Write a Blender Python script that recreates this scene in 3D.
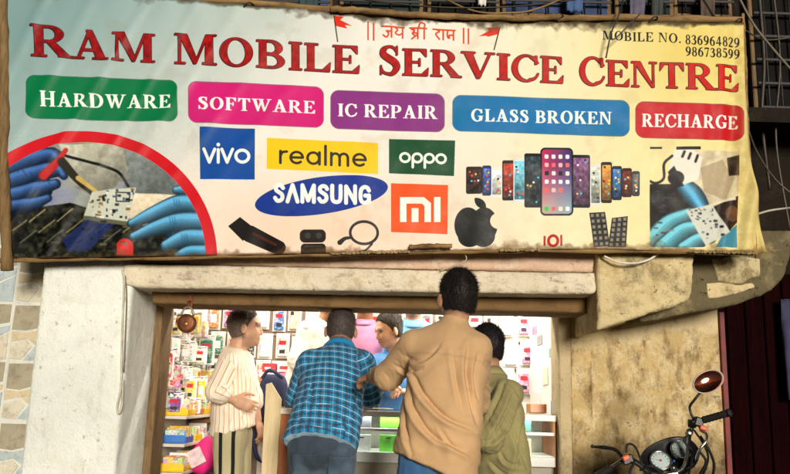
import bpy, bmesh, math, random
import numpy as np
from mathutils import Vector, Matrix

for _o in list(bpy.data.objects):
    bpy.data.objects.remove(_o, do_unlink=True)
SC = bpy.context.scene
COL = SC.collection
random.seed(7)
RNG = np.random.default_rng(11)

# ------------------------------------------------------------------ camera
FPX, CX, CY = 800.0, 395.0, 237.0          # focal length and centre in photo pixels
CAMZ = 1.45
PITCH, ROLL = math.radians(11.4), math.radians(1.6)
_F = Vector((0, math.cos(PITCH), math.sin(PITCH)))
_U0 = Vector((0, -math.sin(PITCH), math.cos(PITCH)))
_R0 = Vector((1, 0, 0))
_R = _R0 * math.cos(ROLL) + _U0 * math.sin(ROLL)
_U = _U0 * math.cos(ROLL) - _R0 * math.sin(ROLL)
cam_d = bpy.data.cameras.new('camera')
cam_d.sensor_width = 36.0
cam_d.lens = 36.0 * FPX / 790.0
cam_d.clip_start, cam_d.clip_end = 0.05, 500
cam = bpy.data.objects.new('camera', cam_d)
COL.objects.link(cam)
m3 = Matrix((_R, _U, -_F)).transposed()
cam.matrix_world = Matrix.Translation((0, 0, CAMZ)) @ m3.to_4x4()
SC.camera = cam

# ------------------------------------------------------------------ world, key light, exposure
world = bpy.data.worlds.new('World')
SC.world = world
world.use_nodes = True
SUN_EL, SUN_AZ = math.radians(9), math.radians(12)     # from behind the camera, a little to the right
wn = world.node_tree.nodes
sky = wn.new('ShaderNodeTexSky')
sky.sky_type = 'NISHITA'
sky.sun_disc = False
sky.sun_elevation = SUN_EL
sky.sun_rotation = math.pi - SUN_AZ
wn['Background'].inputs['Strength'].default_value = 0.014
world.node_tree.links.new(sky.outputs[0], wn['Background'].inputs['Color'])
sun_d = bpy.data.lights.new('sun', 'SUN')
sun_d.energy = 2.25
sun_d.angle = math.radians(14.0)
sun_d.color = (1.0, 0.93, 0.81)
sun = bpy.data.objects.new('sun', sun_d)
COL.objects.link(sun)
_sd = Vector((math.sin(SUN_AZ) * math.cos(SUN_EL), -math.cos(SUN_AZ) * math.cos(SUN_EL), math.sin(SUN_EL)))
sun.rotation_euler = _sd.to_track_quat('Z', 'Y').to_euler()
sun.location = _sd * 20
vs = SC.view_settings
vs.view_transform = 'Standard'
vs.look = 'None'
vs.exposure = 0.66
vs.gamma = 1.0
vs.use_curve_mapping = False
SC.cycles.max_bounces = 6
SC.cycles.diffuse_bounces = 3
SC.cycles.glossy_bounces = 3
SC.cycles.transmission_bounces = 6
SC.cycles.transparent_max_bounces = 8
SC.cycles.sample_clamp_indirect = 4
SC.cycles.use_denoising = True
SC.cycles.caustics_reflective = False
SC.cycles.caustics_refractive = False

# ------------------------------------------------------------------ helpers
def P(px, py, Y):
    """point of the plane y = Y that photo pixel (px, py) looks at"""
    r = _F * FPX + _R * (px - CX) + _U * (CY - py)
    t = Y / r.y
    return Vector((r.x * t, Y, CAMZ + r.z * t))

def rect(px0, py0, px1, py1, Y):
    mx, my = (px0 + px1) / 2, (py0 + py1) / 2
    return P(px0, my, Y).x, P(px1, my, Y).x, P(mx, py1, Y).z, P(mx, py0, Y).z

def srgb(r, g, b):
    f = lambda c: (c / 255 / 12.92) if c / 255 <= 0.04045 else ((c / 255 + 0.055) / 1.055) ** 2.4
    return (f(r), f(g), f(b), 1.0)

def empty(name, loc, label=None, cat=None, group=None, parent=None):
    o = bpy.data.objects.new(name, None)
    COL.objects.link(o)
    o.location = loc
    o.empty_display_size = 0.1
    if parent:
        o.parent = parent
        o.location = Vector(loc) - parent.location
    tag(o, label, cat, group)
    return o

def tag(o, label=None, cat=None, group=None, kind=None):
    if label: o['label'] = label
    if cat: o['category'] = cat
    if group: o['group'] = group
    if kind: o['kind'] = kind
    return o

def wloc(o):
    v = Vector(o.location)
    while o.parent:
        o = o.parent
        v = v + Vector(o.location)
    return v

class MB:
    """collects shapes in world coordinates; build() links them as one mesh object"""
    def __init__(self):
        self.v, self.f, self.s = [], [], []
    def add(self, vs_, fs, smooth=False):
        n = len(self.v)
        self.v += [tuple(p) for p in vs_]
        self.f += [tuple(i + n for i in f) for f in fs]
        self.s += [smooth] * len(fs)
        return self
    def box(self, x0, x1, y0, y1, z0, z1, rot=None, about=None):
        vs_ = [Vector((x, y, z)) for x in (x0, x1) for y in (y0, y1) for z in (z0, z1)]
        if rot is not None:
            c = Vector(about) if about is not None else Vector(((x0 + x1) / 2, (y0 + y1) / 2, (z0 + z1) / 2))
            vs_ = [rot @ (p - c) + c for p in vs_]
        fs = [(0, 1, 3, 2), (4, 6, 7, 5), (0, 4, 5, 1), (2, 3, 7, 6), (0, 2, 6, 4), (1, 5, 7, 3)]
        return self.add(vs_, fs)
    def bbox(self, x0, x1, y0, y1, z0, z1, b=0.004, rot=None, about=None, seg=1):
        bm = bmesh.new()
        bmesh.ops.create_cube(bm, size=1)
        for v in bm.verts:
            v.co = Vector(((x0 + x1) / 2 + v.co.x * (x1 - x0), (y0 + y1) / 2 + v.co.y * (y1 - y0), (z0 + z1) / 2 + v.co.z * (z1 - z0)))
        b = min(b, abs(x1 - x0) * .45, abs(y1 - y0) * .45, abs(z1 - z0) * .45)
        bmesh.ops.bevel(bm, geom=bm.edges[:], offset=b, segments=seg, affect='EDGES')
        if rot is not None:
            c = Vector(about) if about is not None else Vector(((x0 + x1) / 2, (y0 + y1) / 2, (z0 + z1) / 2))
            for v in bm.verts:
                v.co = rot @ (v.co - c) + c
        bm.verts.index_update()
        r = self.add([v.co.copy() for v in bm.verts], [[v.index for v in f.verts] for f in bm.faces])
        bm.free()
        return r
    def prism(self, pts, d):
        """polygon pts (3-D, planar) extruded by vector d"""
        n = len(pts)
        d = Vector(d)
        pts = [Vector(p) for p in pts]
        vs_ = pts + [p + d for p in pts]
        fs = [tuple(range(n))[::-1], tuple(range(n, 2 * n))]
        fs += [(i, (i + 1) % n, (i + 1) % n + n, i + n) for i in range(n)]
        return self.add(vs_, fs)
    def tube(self, pts, r, n=8, cap=True, smooth=True):
        pts = [Vector(p) for p in pts]
        rs = r if isinstance(r, (list, tuple)) else [r] * len(pts)
        vs_, fs = [], []
        prev = None
        for i, p in enumerate(pts):
            d = (pts[min(i + 1, len(pts) - 1)] - pts[max(i - 1, 0)])
            d = d.normalized() if d.length > 1e-9 else Vector((0, 0, 1))
            if prev is None:
                a = d.orthogonal().normalized()
            else:
                a = prev - d * prev.dot(d)
                a = a.normalized() if a.length > 1e-6 else d.orthogonal().normalized()
            prev = a
            b = d.cross(a)
            for k in range(n):
                t = 2 * math.pi * k / n
                vs_.append(p + (a * math.cos(t) + b * math.sin(t)) * rs[i])
        for i in range(len(pts) - 1):
            for k in range(n):
                k2 = (k + 1) % n
                fs.append((i * n + k, i * n + k2, (i + 1) * n + k2, (i + 1) * n + k))
        if cap:
            fs.append(tuple(range(n))[::-1])
            fs.append(tuple(range((len(pts) - 1) * n, len(pts) * n)))
        return self.add(vs_, fs, smooth)
    def lathe(self, c, axis, prof, n=24, smooth=True):
        """prof: list of (distance along axis, radius)"""
        c, axis = Vector(c), Vector(axis).normalized()
        return self.tube_prof(c, axis, prof, n, smooth)
    def tube_prof(self, c, axis, prof, n, smooth):
        a = axis.orthogonal().normalized()
        b = axis.cross(a)
        vs_, fs = [], []
        for (h, r) in prof:
            for k in range(n):
                t = 2 * math.pi * k / n
                vs_.append(c + axis * h + (a * math.cos(t) + b * math.sin(t)) * r)
        for i in range(len(prof) - 1):
            for k in range(n):
                k2 = (k + 1) % n
                fs.append((i * n + k, i * n + k2, (i + 1) * n + k2, (i + 1) * n + k))
        fs.append(tuple(range(n))[::-1])
        fs.append(tuple(range((len(prof) - 1) * n, len(prof) * n)))
        return self.add(vs_, fs, smooth)
    def build(self, name, mat, parent=None, label=None, cat=None, group=None, kind=None, origin=None):
        off = wloc(parent) if parent else (Vector(origin) if origin is not None else Vector((0, 0, 0)))
        me = bpy.data.meshes.new(name)
        me.from_pydata([Vector(p) - off for p in self.v], [], self.f)
        me.polygons.foreach_set('use_smooth', self.s)
        me.validate()
        me.update()
        if mat is not None:
            me.materials.append(mat)
        o = bpy.data.objects.new(name, me)
        COL.objects.link(o)
        if parent: o.parent = parent
        elif origin is not None: o.location = off
        tag(o, label, cat, group, kind)
        return o

def spline(pts, n=8):
    """Catmull-Rom through points"""
    p = [Vector(q) for q in pts]
    p = [p[0] * 2 - p[1]] + p + [p[-1] * 2 - p[-2]]
    out = []
    for i in range(1, len(p) - 2):
        for k in range(n):
            t = k / n
            a, b, c, d = p[i - 1], p[i], p[i + 1], p[i + 2]
            out.append(0.5 * ((2 * b) + (c - a) * t + (2 * a - 5 * b + 4 * c - d) * t * t + (3 * b - a - 3 * c + d) * t ** 3))
    out.append(p[-2])
    return out

# ------------------------------------------------------------------ materials
_mats = {}
class NT:
    def __init__(self, name):
        self.m = bpy.data.materials.new(name)
        self.m.use_nodes = True
        self.t = self.m.node_tree
        self.b = self.t.nodes['Principled BSDF']
        self.co = self.t.nodes.new('ShaderNodeTexCoord')
    def n(self, ty, **kw):
        x = self.t.nodes.new(ty)
        for k, v in kw.items():
            setattr(x, k, v)
        return x
    def l(self, a, b):
        self.t.links.new(a, b)
    def vec(self, sc=(1, 1, 1), src='Object', rot=(0, 0, 0)):
        mp = self.n('ShaderNodeMapping')
        mp.inputs['Scale'].default_value = sc
        mp.inputs['Rotation'].default_value = rot
        self.l(self.co.outputs[src], mp.inputs['Vector'])
        return mp.outputs[0]
    def noise(self, scale, detail=4, rough=.55, sc=(1, 1, 1), src='Object', dist=0.0):
        x = self.n('ShaderNodeTexNoise')
        x.inputs['Scale'].default_value = scale
        x.inputs['Detail'].default_value = detail
        x.inputs['Roughness'].default_value = rough
        x.inputs['Distortion'].default_value = dist
        self.l(self.vec(sc, src), x.inputs['Vector'])
        return x.outputs['Fac']
    def ramp(self, fac, a, b, ca=(0, 0, 0, 1), cb=(1, 1, 1, 1)):
        x = self.n('ShaderNodeValToRGB')
        x.color_ramp.elements[0].position, x.color_ramp.elements[1].position = a, b
        x.color_ramp.elements[0].color, x.color_ramp.elements[1].color = ca, cb
        self.l(fac, x.inputs[0])
        return x.outputs[0]
    def mix(self, fac, a, b, mode='MIX'):
        x = self.n('ShaderNodeMix', data_type='RGBA', blend_type=mode)
        for s, v in ((x.inputs[0], fac), (x.inputs[6], a), (x.inputs[7], b)):
            if hasattr(v, 'links'): self.l(v, s)
            elif isinstance(v, (int, float)): s.default_value = v
            else: s.default_value = v if len(v) == 4 else (*v, 1)
        return x.outputs[2]
    def math(self, op, a, b=None, c=None):
        x = self.n('ShaderNodeMath', operation=op)
        for i, v in enumerate((a, b, c)):
            if v is None: continue
            if hasattr(v, 'links'): self.l(v, x.inputs[i])
            else: x.inputs[i].default_value = v
        return x.outputs[0]
    def bump(self, h, strength=.3, dist=.01, prev=None):
        x = self.n('ShaderNodeBump')
        x.inputs['Strength'].default_value = strength
        x.inputs['Distance'].default_value = dist
        self.l(h, x.inputs['Height'])
        if prev: self.l(prev, x.inputs['Normal'])
        return x.outputs[0]
    def set(self, **kw):
        for k, v in kw.items():
            s = self.b.inputs[k.replace('_', ' ')]
            if hasattr(v, 'links'): self.l(v, s)
            else: s.default_value = v
        return self.m

def M(name, col, rough=.6, var=.18, scale=7, bump=.15, bscale=60, metal=0.0, sc=(1, 1, 1), **kw):
    if name in _mats: return _mats[name]
    t = NT(name)
    c = srgb(*col)
    lo = tuple(x * (1 - var) for x in c[:3]) + (1,)
    hi = tuple(min(1, x * (1 + var)) for x in c[:3]) + (1,)
    f = t.ramp(t.noise(scale, 5, sc=sc), .32, .68)
    colo = t.mix(f, lo, hi)
    if bump:
        t.l(t.bump(t.noise(bscale, 4, sc=sc), bump, .004), t.b.inputs['Normal'])
    m = t.set(Base_Color=colo, Roughness=rough, Metallic=metal, **kw)
    _mats[name] = m
    return m

def plaster(name, base, patch, dirt, s1=1.6, s2=7, patch_lo=.5, patch_hi=.62, dirt_lo=.55, dirt_hi=.75, pit=.5, streak=.5, bump=.5, ss=(3.2, 3.2, .35), spots=.35, damp=None):
    if name in _mats: return _mats[name]
    t = NT(name)
    base, patch, dirt = srgb(*base), srgb(*patch), srgb(*dirt)
    big = t.noise(s1, 6, .6, dist=.6)
    mid = t.noise(s2, 10, .74, dist=.25)
    fine = t.noise(75, 4, .6)
    c = t.mix(t.ramp(big, .3, .7), tuple(x * .86 for x in base[:3]), tuple(min(1, x * 1.08) for x in base[:3]))
    pm = t.ramp(mid, patch_lo, patch_hi)
    c = t.mix(pm, c, patch)
    st = t.noise(5, 10, .72, sc=ss)
    sm = t.math('MULTIPLY', t.ramp(st, dirt_lo, dirt_hi), streak)
    c = t.mix(sm, c, dirt)
    pits = t.math('MULTIPLY', t.ramp(t.noise(28, 7, .75), .62, .72), pit)
    c = t.mix(pits, c, tuple(x * .6 for x in dirt[:3]))
    sp_ = t.math('MULTIPLY', t.math('MULTIPLY', t.ramp(t.noise(11, 12, .82), .55, .62), t.ramp(t.noise(2.4, 5, .6), .40, .60)), spots)
    c = t.mix(sp_, c, tuple(x * .45 for x in dirt[:3]))
    if damp:
        sz = t.n('ShaderNodeSeparateXYZ'); t.l(t.co.outputs['Object'], sz.inputs[0])
        hz = t.math('ADD', t.math('SUBTRACT', damp[0], sz.outputs[2]), t.math('MULTIPLY', t.math('SUBTRACT', t.noise(3.2, 8, .7), .5), 1.1))
        c = t.mix(t.math('MULTIPLY', t.ramp(hz, .0, .45), .8), c, srgb(*damp[1]))
        pz = t.math('ADD', t.math('SUBTRACT', sz.outputs[2], damp[2]), t.math('MULTIPLY', t.math('SUBTRACT', t.noise(4.5, 9, .7), .5), 1.3))
        c = t.mix(t.math('MULTIPLY', t.ramp(pz, .02, .12), .75), c, srgb(*damp[3]))
    h = t.math('ADD', t.math('MULTIPLY', mid, 1.0), t.math('MULTIPLY', fine, .35))
    h = t.math('SUBTRACT', h, t.math('MULTIPLY', pits, .5))
    t.l(t.bump(h, bump, .018), t.b.inputs['Normal'])
    m = t.set(Base_Color=c, Roughness=.92, Specular_IOR_Level=.15)
    _mats[name] = m
    return m

def wood(name, a, b, rough=.75, sc=(14, 14, 1.2), dirt=.4, spec=.35):
    if name in _mats: return _mats[name]
    t = NT(name)
    g = t.noise(3.5, 7, .65, sc=sc, dist=.8)
    c = t.mix(t.ramp(g, .3, .7), srgb(*a), srgb(*b))
    d = t.math('MULTIPLY', t.ramp(t.noise(6, 6, .7), .52, .7), dirt)
    c = t.mix(d, c, tuple(x * .25 for x in srgb(*a)[:3]))
    t.l(t.bump(g, .4, .006), t.b.inputs['Normal'])
    m = t.set(Base_Color=c, Roughness=rough, Specular_IOR_Level=spec)
    _mats[name] = m
    return m

def emit(name, col, strength):
    if name in _mats: return _mats[name]
    t = NT(name)
    c = srgb(*col)
    m = t.set(Base_Color=c, Emission_Color=c, Emission_Strength=strength)
    _mats[name] = m
    return m

def glass(name, tint=(250, 253, 252), rough=.03):
    if name in _mats: return _mats[name]
    t = NT(name)
    tr = t.n('ShaderNodeBsdfTransparent')
    tr.inputs[0].default_value = srgb(*tint)
    gl = t.n('ShaderNodeBsdfGlossy')
    gl.inputs['Roughness'].default_value = rough
    fr = t.n('ShaderNodeFresnel')
    fr.inputs['IOR'].default_value = 1.45
    mx = t.n('ShaderNodeMixShader')
    t.l(fr.outputs[0], mx.inputs[0]); t.l(tr.outputs[0], mx.inputs[1]); t.l(gl.outputs[0], mx.inputs[2])
    t.l(mx.outputs[0], t.t.nodes['Material Output'].inputs['Surface'])
    _mats[name] = t.m
    return t.m

# ------------------------------------------------------------------ numpy noise (for cloth folds, hair, stains)
def _hash(i, j, k, seed):
    h = (i.astype(np.int64) * 374761393 + j.astype(np.int64) * 668265263 + k.astype(np.int64) * 2147483647 + seed * 974711) & 0xffffffff
    h = ((h ^ (h >> 13)) * 1274126177) & 0xffffffff
    h = (h ^ (h >> 16)) & 0xffff
    return h.astype(np.float32) / 32767.5 - 1.0

def vnoise(p, seed=0):
    """value noise in [-1, 1] at points p (N, 3)"""
    i = np.floor(p).astype(np.int64)
    f = (p - i).astype(np.float32)
    f = f * f * f * (f * (f * 6 - 15) + 10)
    r = 0
    for dx in (0, 1):
        wx = f[:, 0] if dx else 1 - f[:, 0]
        for dy in (0, 1):
            wy = f[:, 1] if dy else 1 - f[:, 1]
            for dz in (0, 1):
                wz = f[:, 2] if dz else 1 - f[:, 2]
                r = r + wx * wy * wz * _hash(i[:, 0] + dx, i[:, 1] + dy, i[:, 2] + dz, seed)
    return r

def fbm(p, seed=0, oct=4):
    r, a = 0, 1.0
    for o in range(oct):
        r = r + a * vnoise(p * 2 ** o, seed + o * 17)
        a *= .5
    return r

# ------------------------------------------------------------------ the printed artwork of the banner (drawn in photo pixels)
S4 = 4
CW, CH = 772, 276
OX, OY = -4, -12                                   # photo pixel of the canvas corner
CAN = np.zeros((CH * S4, CW * S4, 3), np.float32)

def paint(fn, bb, col, alpha=1.0, ss=2):
    x0, y0, x1, y1 = bb
    q = getattr(fn, 'bb', None)
    if q: x0, y0, x1, y1 = max(x0, q[0]), max(y0, q[1]), min(x1, q[2]), min(y1, q[3])
    i0, i1 = max(0, int((x0 - OX) * S4)), min(CW * S4, int((x1 - OX) * S4) + 2)
    j0, j1 = max(0, int((y0 - OY) * S4)), min(CH * S4, int((y1 - OY) * S4) + 2)
    if i1 <= i0 or j1 <= j0: return
    xs = (np.arange(i0 * ss, i1 * ss) + .5) / (S4 * ss) + OX
    ys = (np.arange(j0 * ss, j1 * ss) + .5) / (S4 * ss) + OY
    X, Y = np.meshgrid(xs, ys)
    m = np.asarray(fn(X, Y)).astype(np.float32)
    m = m.reshape(j1 - j0, ss, i1 - i0, ss).mean((1, 3))[..., None] * alpha
    if callable(col):
        c = col(X[::ss, ::ss], Y[::ss, ::ss])
    else:
        c = np.array(col, np.float32) / 255
    CAN[j0:j1, i0:i1] = CAN[j0:j1, i0:i1] * (1 - m) + c * m

def wb(f, b):
    f.bb = b
    return f
def Rr(x0, y0, x1, y1): return wb(lambda X, Y: (X >= x0) & (X <= x1) & (Y >= y0) & (Y <= y1), (x0, y0, x1, y1))
def El(cx, cy, rx, ry, a=0.0):
    ca, sa = math.cos(a), math.sin(a)
    def f(X, Y):
        u, v = (X - cx) * ca + (Y - cy) * sa, -(X - cx) * sa + (Y - cy) * ca
        return (u / rx) ** 2 + (v / ry) ** 2 <= 1
    m = max(rx, ry)
    return wb(f, (cx - (rx if a == 0 else m), cy - (ry if a == 0 else m), cx + (rx if a == 0 else m), cy + (ry if a == 0 else m)))
def Pg(pts):
    def f(X, Y):
        r = np.zeros(X.shape, bool)
        n = len(pts)
        for i in range(n):
            xa, ya = pts[i]; xb, yb = pts[(i + 1) % n]
            if ya == yb: continue
            c = ((ya > Y) != (yb > Y)) & (X < (xb - xa) * (Y - ya) / (yb - ya) + xa)
            r ^= c
        return r
    return wb(f, (min(p[0] for p in pts), min(p[1] for p in pts), max(p[0] for p in pts), max(p[1] for p in pts)))
def St(pts, w, smooth=True, n=6):
    """stroke along points; w = full width or list of widths"""
    ws = w if isinstance(w, (list, tuple)) else [w] * len(pts)
    q = [Vector((p[0], p[1], ww)) for p, ww in zip(pts, ws)]
    if smooth and len(q) > 2: q = spline(q, n)
    def f(X, Y):
        r = np.zeros(X.shape, bool)
        for a, b in zip(q[:-1], q[1:]):
            dx, dy = b.x - a.x, b.y - a.y
            L = dx * dx + dy * dy + 1e-12
            t = np.clip(((X - a.x) * dx + (Y - a.y) * dy) / L, 0, 1)
            d = (X - a.x - t * dx) ** 2 + (Y - a.y - t * dy) ** 2
            hw = (a.z + (b.z - a.z) * t) / 2
            r |= d <= hw * hw
        return r
    mw = max(p.z for p in q)
    return wb(f, (min(p.x for p in q) - mw, min(p.y for p in q) - mw, max(p.x for p in q) + mw, max(p.y for p in q) + mw))
def U(*fs):
    def f(X, Y):
        r = fs[0](X, Y)
        for g in fs[1:]: r = r | g(X, Y)
        return r
    bs = [getattr(g, 'bb', None) for g in fs]
    if all(bs): f.bb = (min(b[0] for b in bs), min(b[1] for b in bs), max(b[2] for b in bs), max(b[3] for b in bs))
    return f
def Df(a, b):
    f = lambda X, Y: a(X, Y) & ~b(X, Y)
    if hasattr(a, 'bb'): f.bb = a.bb
    return f
def It(a, b):
    f = lambda X, Y: a(X, Y) & b(X, Y)
    if hasattr(a, 'bb') and hasattr(b, 'bb'): f.bb = (max(a.bb[0], b.bb[0]), max(a.bb[1], b.bb[1]), min(a.bb[2], b.bb[2]), min(a.bb[3], b.bb[3]))
    elif hasattr(a, 'bb'): f.bb = a.bb
    return f

# --- a bold serif alphabet (x right, y up, cap height 1)
_S, _t, _h = .20, .075, .06
def stem(x, y0=0, y1=1, l=.08, r=.08): return U(Rr(x, y0, x + _S, y1), Rr(x - l, y0, x + _S + r, y0 + _h), Rr(x - l, y1 - _h, x + _S + r, y1))
def dsh(x0, cx, y0, y1, rx): return U(Rr(x0, y0, cx, y1), It(El(cx, (y0 + y1) / 2, rx, (y1 - y0) / 2), lambda X, Y: X >= cx))
def bowl(x0, cx, y0, y1, rx): return Df(dsh(x0, cx, y0, y1, rx), dsh(x0, cx, y0 + _t, y1 - _t, rx - _S))
def tri(a, b, c): return Pg([a, b, c])
_wedge = lambda X, Y: (X > .60) & (Y > .33) & (Y < .70)
_Cc = U(Df(Df(El(.50, .5, .47, .52), El(.56, .5, .34, .445)), _wedge), Rr(.80, .66, .88, .98), tri((.62, .93), (.88, .98), (.88, .70)), St([(.62, .06), (.78, .12), (.90, .26)], [.10, .09, .05]))
_bot = lambda X, Y: Y <= .5
G = {
 'A': (1.0, U(Pg([(.12, 0), (.21, 0), (.54, 1), (.45, 1)]), Pg([(.40, 1), (.56, 1), (.93, 0), (.67, 0)]), Rr(.25, .28, .74, .36), Rr(0, 0, .34, _h), Rr(.56, 0, 1.0, _h))),
 'B': (.86, U(stem(.1), bowl(.1, .42, .48, 1, .34), bowl(.1, .44, 0, .54, .38))),
 'C': (.94, _Cc),
 'D': (.98, U(stem(.1), bowl(.1, .44, 0, 1, .48))),
 'E': (.84, U(stem(.1), Rr(.1, .93, .76, 1), Rr(.1, 0, .80, .07), Rr(.2, .47, .56, .54), tri((.76, 1), (.76, .70), (.58, .93)), tri((.80, 0), (.82, .32), (.60, .07)), Rr(.52, .36, .57, .65))),
 'F': (.78, U(stem(.1, r=.12), Rr(.1, .93, .74, 1), Rr(.2, .47, .56, .54), tri((.74, 1), (.74, .68), (.56, .93)), Rr(.52, .36, .57, .65))),
 'G': (1.02, U(_Cc, Rr(.68, .06, .88, .44), Rr(.58, .40, .98, .46))),
 'H': (1.02, U(stem(.09), stem(.71), Rr(.2, .46, .8, .54))),
 'I': (.42, stem(.11)),
 'K': (1.0, U(stem(.1), Pg([(.30, .42), (.40, .42), (.82, .98), (.70, .98)]), Pg([(.40, .58), (.58, .62), (.96, .02), (.70, .02)]), Rr(.60, .94, .94, 1), Rr(.60, 0, 1.0, _h))),
 'L': (.80, U(stem(.1, r=.12), Rr(.1, 0, .76, .07), tri((.76, 0), (.78, .36), (.54, .07)))),
 'M': (1.22, U(Rr(.12, 0, .19, 1), Rr(.02, 0, .32, _h), Rr(.02, .94, .30, 1), Rr(.88, 0, 1.09, 1), Rr(.80, 0, 1.19, _h), Rr(.92, .94, 1.19, 1), Pg([(.12, 1), (.36, 1), (.66, .12), (.56, 0)]), Pg([(.56, 0), (.63, 0), (.96, 1), (.88, 1)]))),
 'N': (1.04, U(Rr(.13, 0, .20, 1), Rr(.02, 0, .32, _h), Rr(.02, .94, .30, 1), Rr(.82, 0, .89, 1), Rr(.70, .94, 1.0, 1), Pg([(.10, 1), (.36, 1), (.89, 0), (.80, 0)]))),
 'O': (1.02, Df(El(.51, .5, .48, .52), El(.51, .5, .27, .45))),
 'P': (.86, U(stem(.1, r=.12), bowl(.1, .44, .42, 1, .37))),
 'R': (.98, U(stem(.1), bowl(.1, .42, .46, 1, .36), Pg([(.36, .50), (.56, .50), (.94, .03), (.68, .03)]), Rr(.66, 0, 1.0, _h))),
 'S': (.74, U(St([(.60, .80), (.50, .94), (.34, .965), (.18, .86), (.18, .70), (.36, .56), (.54, .43), (.60, .26), (.48, .06), (.32, .04), (.17, .10), (.10, .24)], [.05, .07, .08, .17, .20, .22, .22, .20, .14, .08, .07, .05]), Rr(.58, .68, .63, 1.0), Rr(.07, 0, .12, .32))),
 'T': (.90, U(stem(.35, l=.1, r=.1), Rr(.04, .93, .86, 1), tri((.04, 1), (.03, .66), (.20, .93)), tri((.86, 1), (.87, .66), (.70, .93)))),
 'V': (1.0, U(Pg([(.07, 1), (.32, 1), (.60, .10), (.52, 0), (.46, 0)]), Pg([(.48, 0), (.55, 0), (.90, 1), (.82, 1)]), Rr(0, .94, .42, 1), Rr(.70, .94, 1.0, 1))),
 'W': (1.40, U(Pg([(.06, 1), (.28, 1), (.50, .10), (.46, 0), (.40, 0)]), Pg([(.40, 0), (.46, 0), (.72, .9), (.66, 1)]), Pg([(.52, 1), (.74, 1), (.96, .10), (.92, 0), (.86, 0)]), Pg([(.87, 0), (.93, 0), (1.30, 1), (1.22, 1)]), Rr(0, .94, .40, 1), Rr(.46, .94, .84, 1), Rr(1.10, .94, 1.40, 1))),
 '.': (.30, El(.15, .09, .10, .09)),
 '2': (.66, U(St([(.10, .74), (.16, .92), (.34, .96), (.50, .86), (.50, .68), (.34, .40), (.10, .10)], [.12, .10, .09, .17, .19, .15, .08]), Rr(.06, 0, .60, .15))),
 '3': (.64, U(St([(.10, .80), (.22, .95), (.38, .94), (.48, .78), (.40, .60), (.24, .54)], [.09, .08, .11, .19, .14, .06]), St([(.24, .54), (.42, .50), (.52, .30), (.42, .08), (.24, .04), (.09, .12)], [.06, .13, .20, .16, .08, .12]))),
 '4': (.68, U(Rr(.36, 0, .52, 1), Rr(.03, .22, .64, .34), Pg([(.03, .22), (.12, .26), (.44, 1), (.36, 1)]))),
 '5': (.64, U(Pg([(.16, 1), (.56, 1), (.52, .86), (.18, .86)]), St([(.18, .96), (.13, .58)], .06, False), St([(.13, .58), (.34, .60), (.50, .42), (.46, .16), (.28, .04), (.09, .10)], [.06, .12, .20, .18, .08, .12]))),
 '6': (.68, U(Df(El(.34, .32, .30, .34), El(.34, .31, .12, .26)), St([(.12, .36), (.18, .70), (.36, .90), (.58, .98)], [.18, .18, .12, .04]))),
 '7': (.62, U(Rr(.06, .85, .58, 1), Pg([(.48, .9), (.58, .98), (.34, 0), (.18, 0)]), tri((.06, 1), (.04, .70), (.14, .85)))),
 '8': (.66, U(Df(El(.33, .74, .25, .27), El(.33, .75, .10, .20)), Df(El(.33, .27, .29, .30), El(.33, .26, .12, .22)))),
 '9': (.68, U(Df(El(.34, .68, .30, .34), El(.34, .69, .12, .26)), St([(.56, .64), (.50, .30), (.32, .10), (.10, .02)], [.18, .18, .12, .04]))),
}
# --- plain strokes for the logos
def arc(cx, cy, rx, ry, a0, a1, n=12): return [(cx + rx * math.cos(math.radians(a0 + (a1 - a0) * i / n)), cy + ry * math.sin(math.radians(a0 + (a1 - a0) * i / n))) for i in range(n + 1)]
def sans(w):
    c = w
    return {
     'v': (.62, St([(.05, .66), (.31, .04), (.57, .66)], c, False)),
     'i': (.20, U(St([(.10, .04), (.10, .64)], c, False), El(.10, .88, c * .6, c * .6))),
     'o': (.80, U(St(arc(.40, .34, .31, .28, 0, 360, 24), c, False))),
     'r': (.40, U(St([(.08, .02), (.08, .66)], c, False), St([(.08, .42), (.18, .60), (.38, .64)], c))),
     'e': (.72, U(St(arc(.36, .34, .29, .30, 0, 312, 20), c, False), St([(.07, .34), (.65, .34)], c, False))),
     'a': (.72, U(St(arc(.34, .34, .28, .30, 0, 360, 22), c, False), St([(.63, .02), (.63, .66)], c, False))),
     'l': (.20, St([(.10, .02), (.10, 1.02)], c, False)),
     'm': (.98, U(St([(.08, .02), (.08, .66)], c, False), St([(.08, .02), (.08, .46)] + arc(.28, .42, .20, .22, 180, 0, 8) + [(.48, .02)], c, False), St([(.48, .42)] + arc(.68, .42, .20, .22, 180, 0, 8) + [(.88, .02)], c, False))),
     'p': (.80, U(St(arc(.42, .34, .30, .28, 0, 360, 24), c, False), St([(.12, .36), (.12, -.28)], c, False))),
     'S': (.62, St([(.54, .78), (.44, .92), (.26, .93), (.13, .82), (.16, .64), (.32, .53), (.48, .40), (.50, .20), (.38, .07), (.20, .06), (.08, .22)], c)),
     'A': (.70, U(St([(.06, .02), (.35, .96)], c, False), St([(.35, .96), (.64, .02)], c, False))),
     'M': (.86, U(St([(.10, .02), (.10, .96)], c, False), St([(.10, .96), (.43, .10)], c, False), St([(.43, .10), (.76, .96)], c, False), St([(.76, .96), (.76, .02)], c, False))),
     'U': (.68, St([(.10, .98), (.10, .36), (.16, .12), (.34, .05), (.52, .12), (.58, .36), (.58, .98)], c)),
     'N': (.72, U(St([(.10, .02), (.10, .96)], c, False), St([(.10, .96), (.62, .06)], c, False), St([(.62, .02), (.62, .98)], c, False))),
     'G': (.70, U(St([(.58, .76), (.48, .92), (.28, .94), (.12, .76), (.10, .30), (.20, .08), (.40, .05), (.58, .18)], c), St([(.58, .10), (.58, .48)], c, False), St([(.36, .46), (.58, .46)], c, False))),
    }

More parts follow.
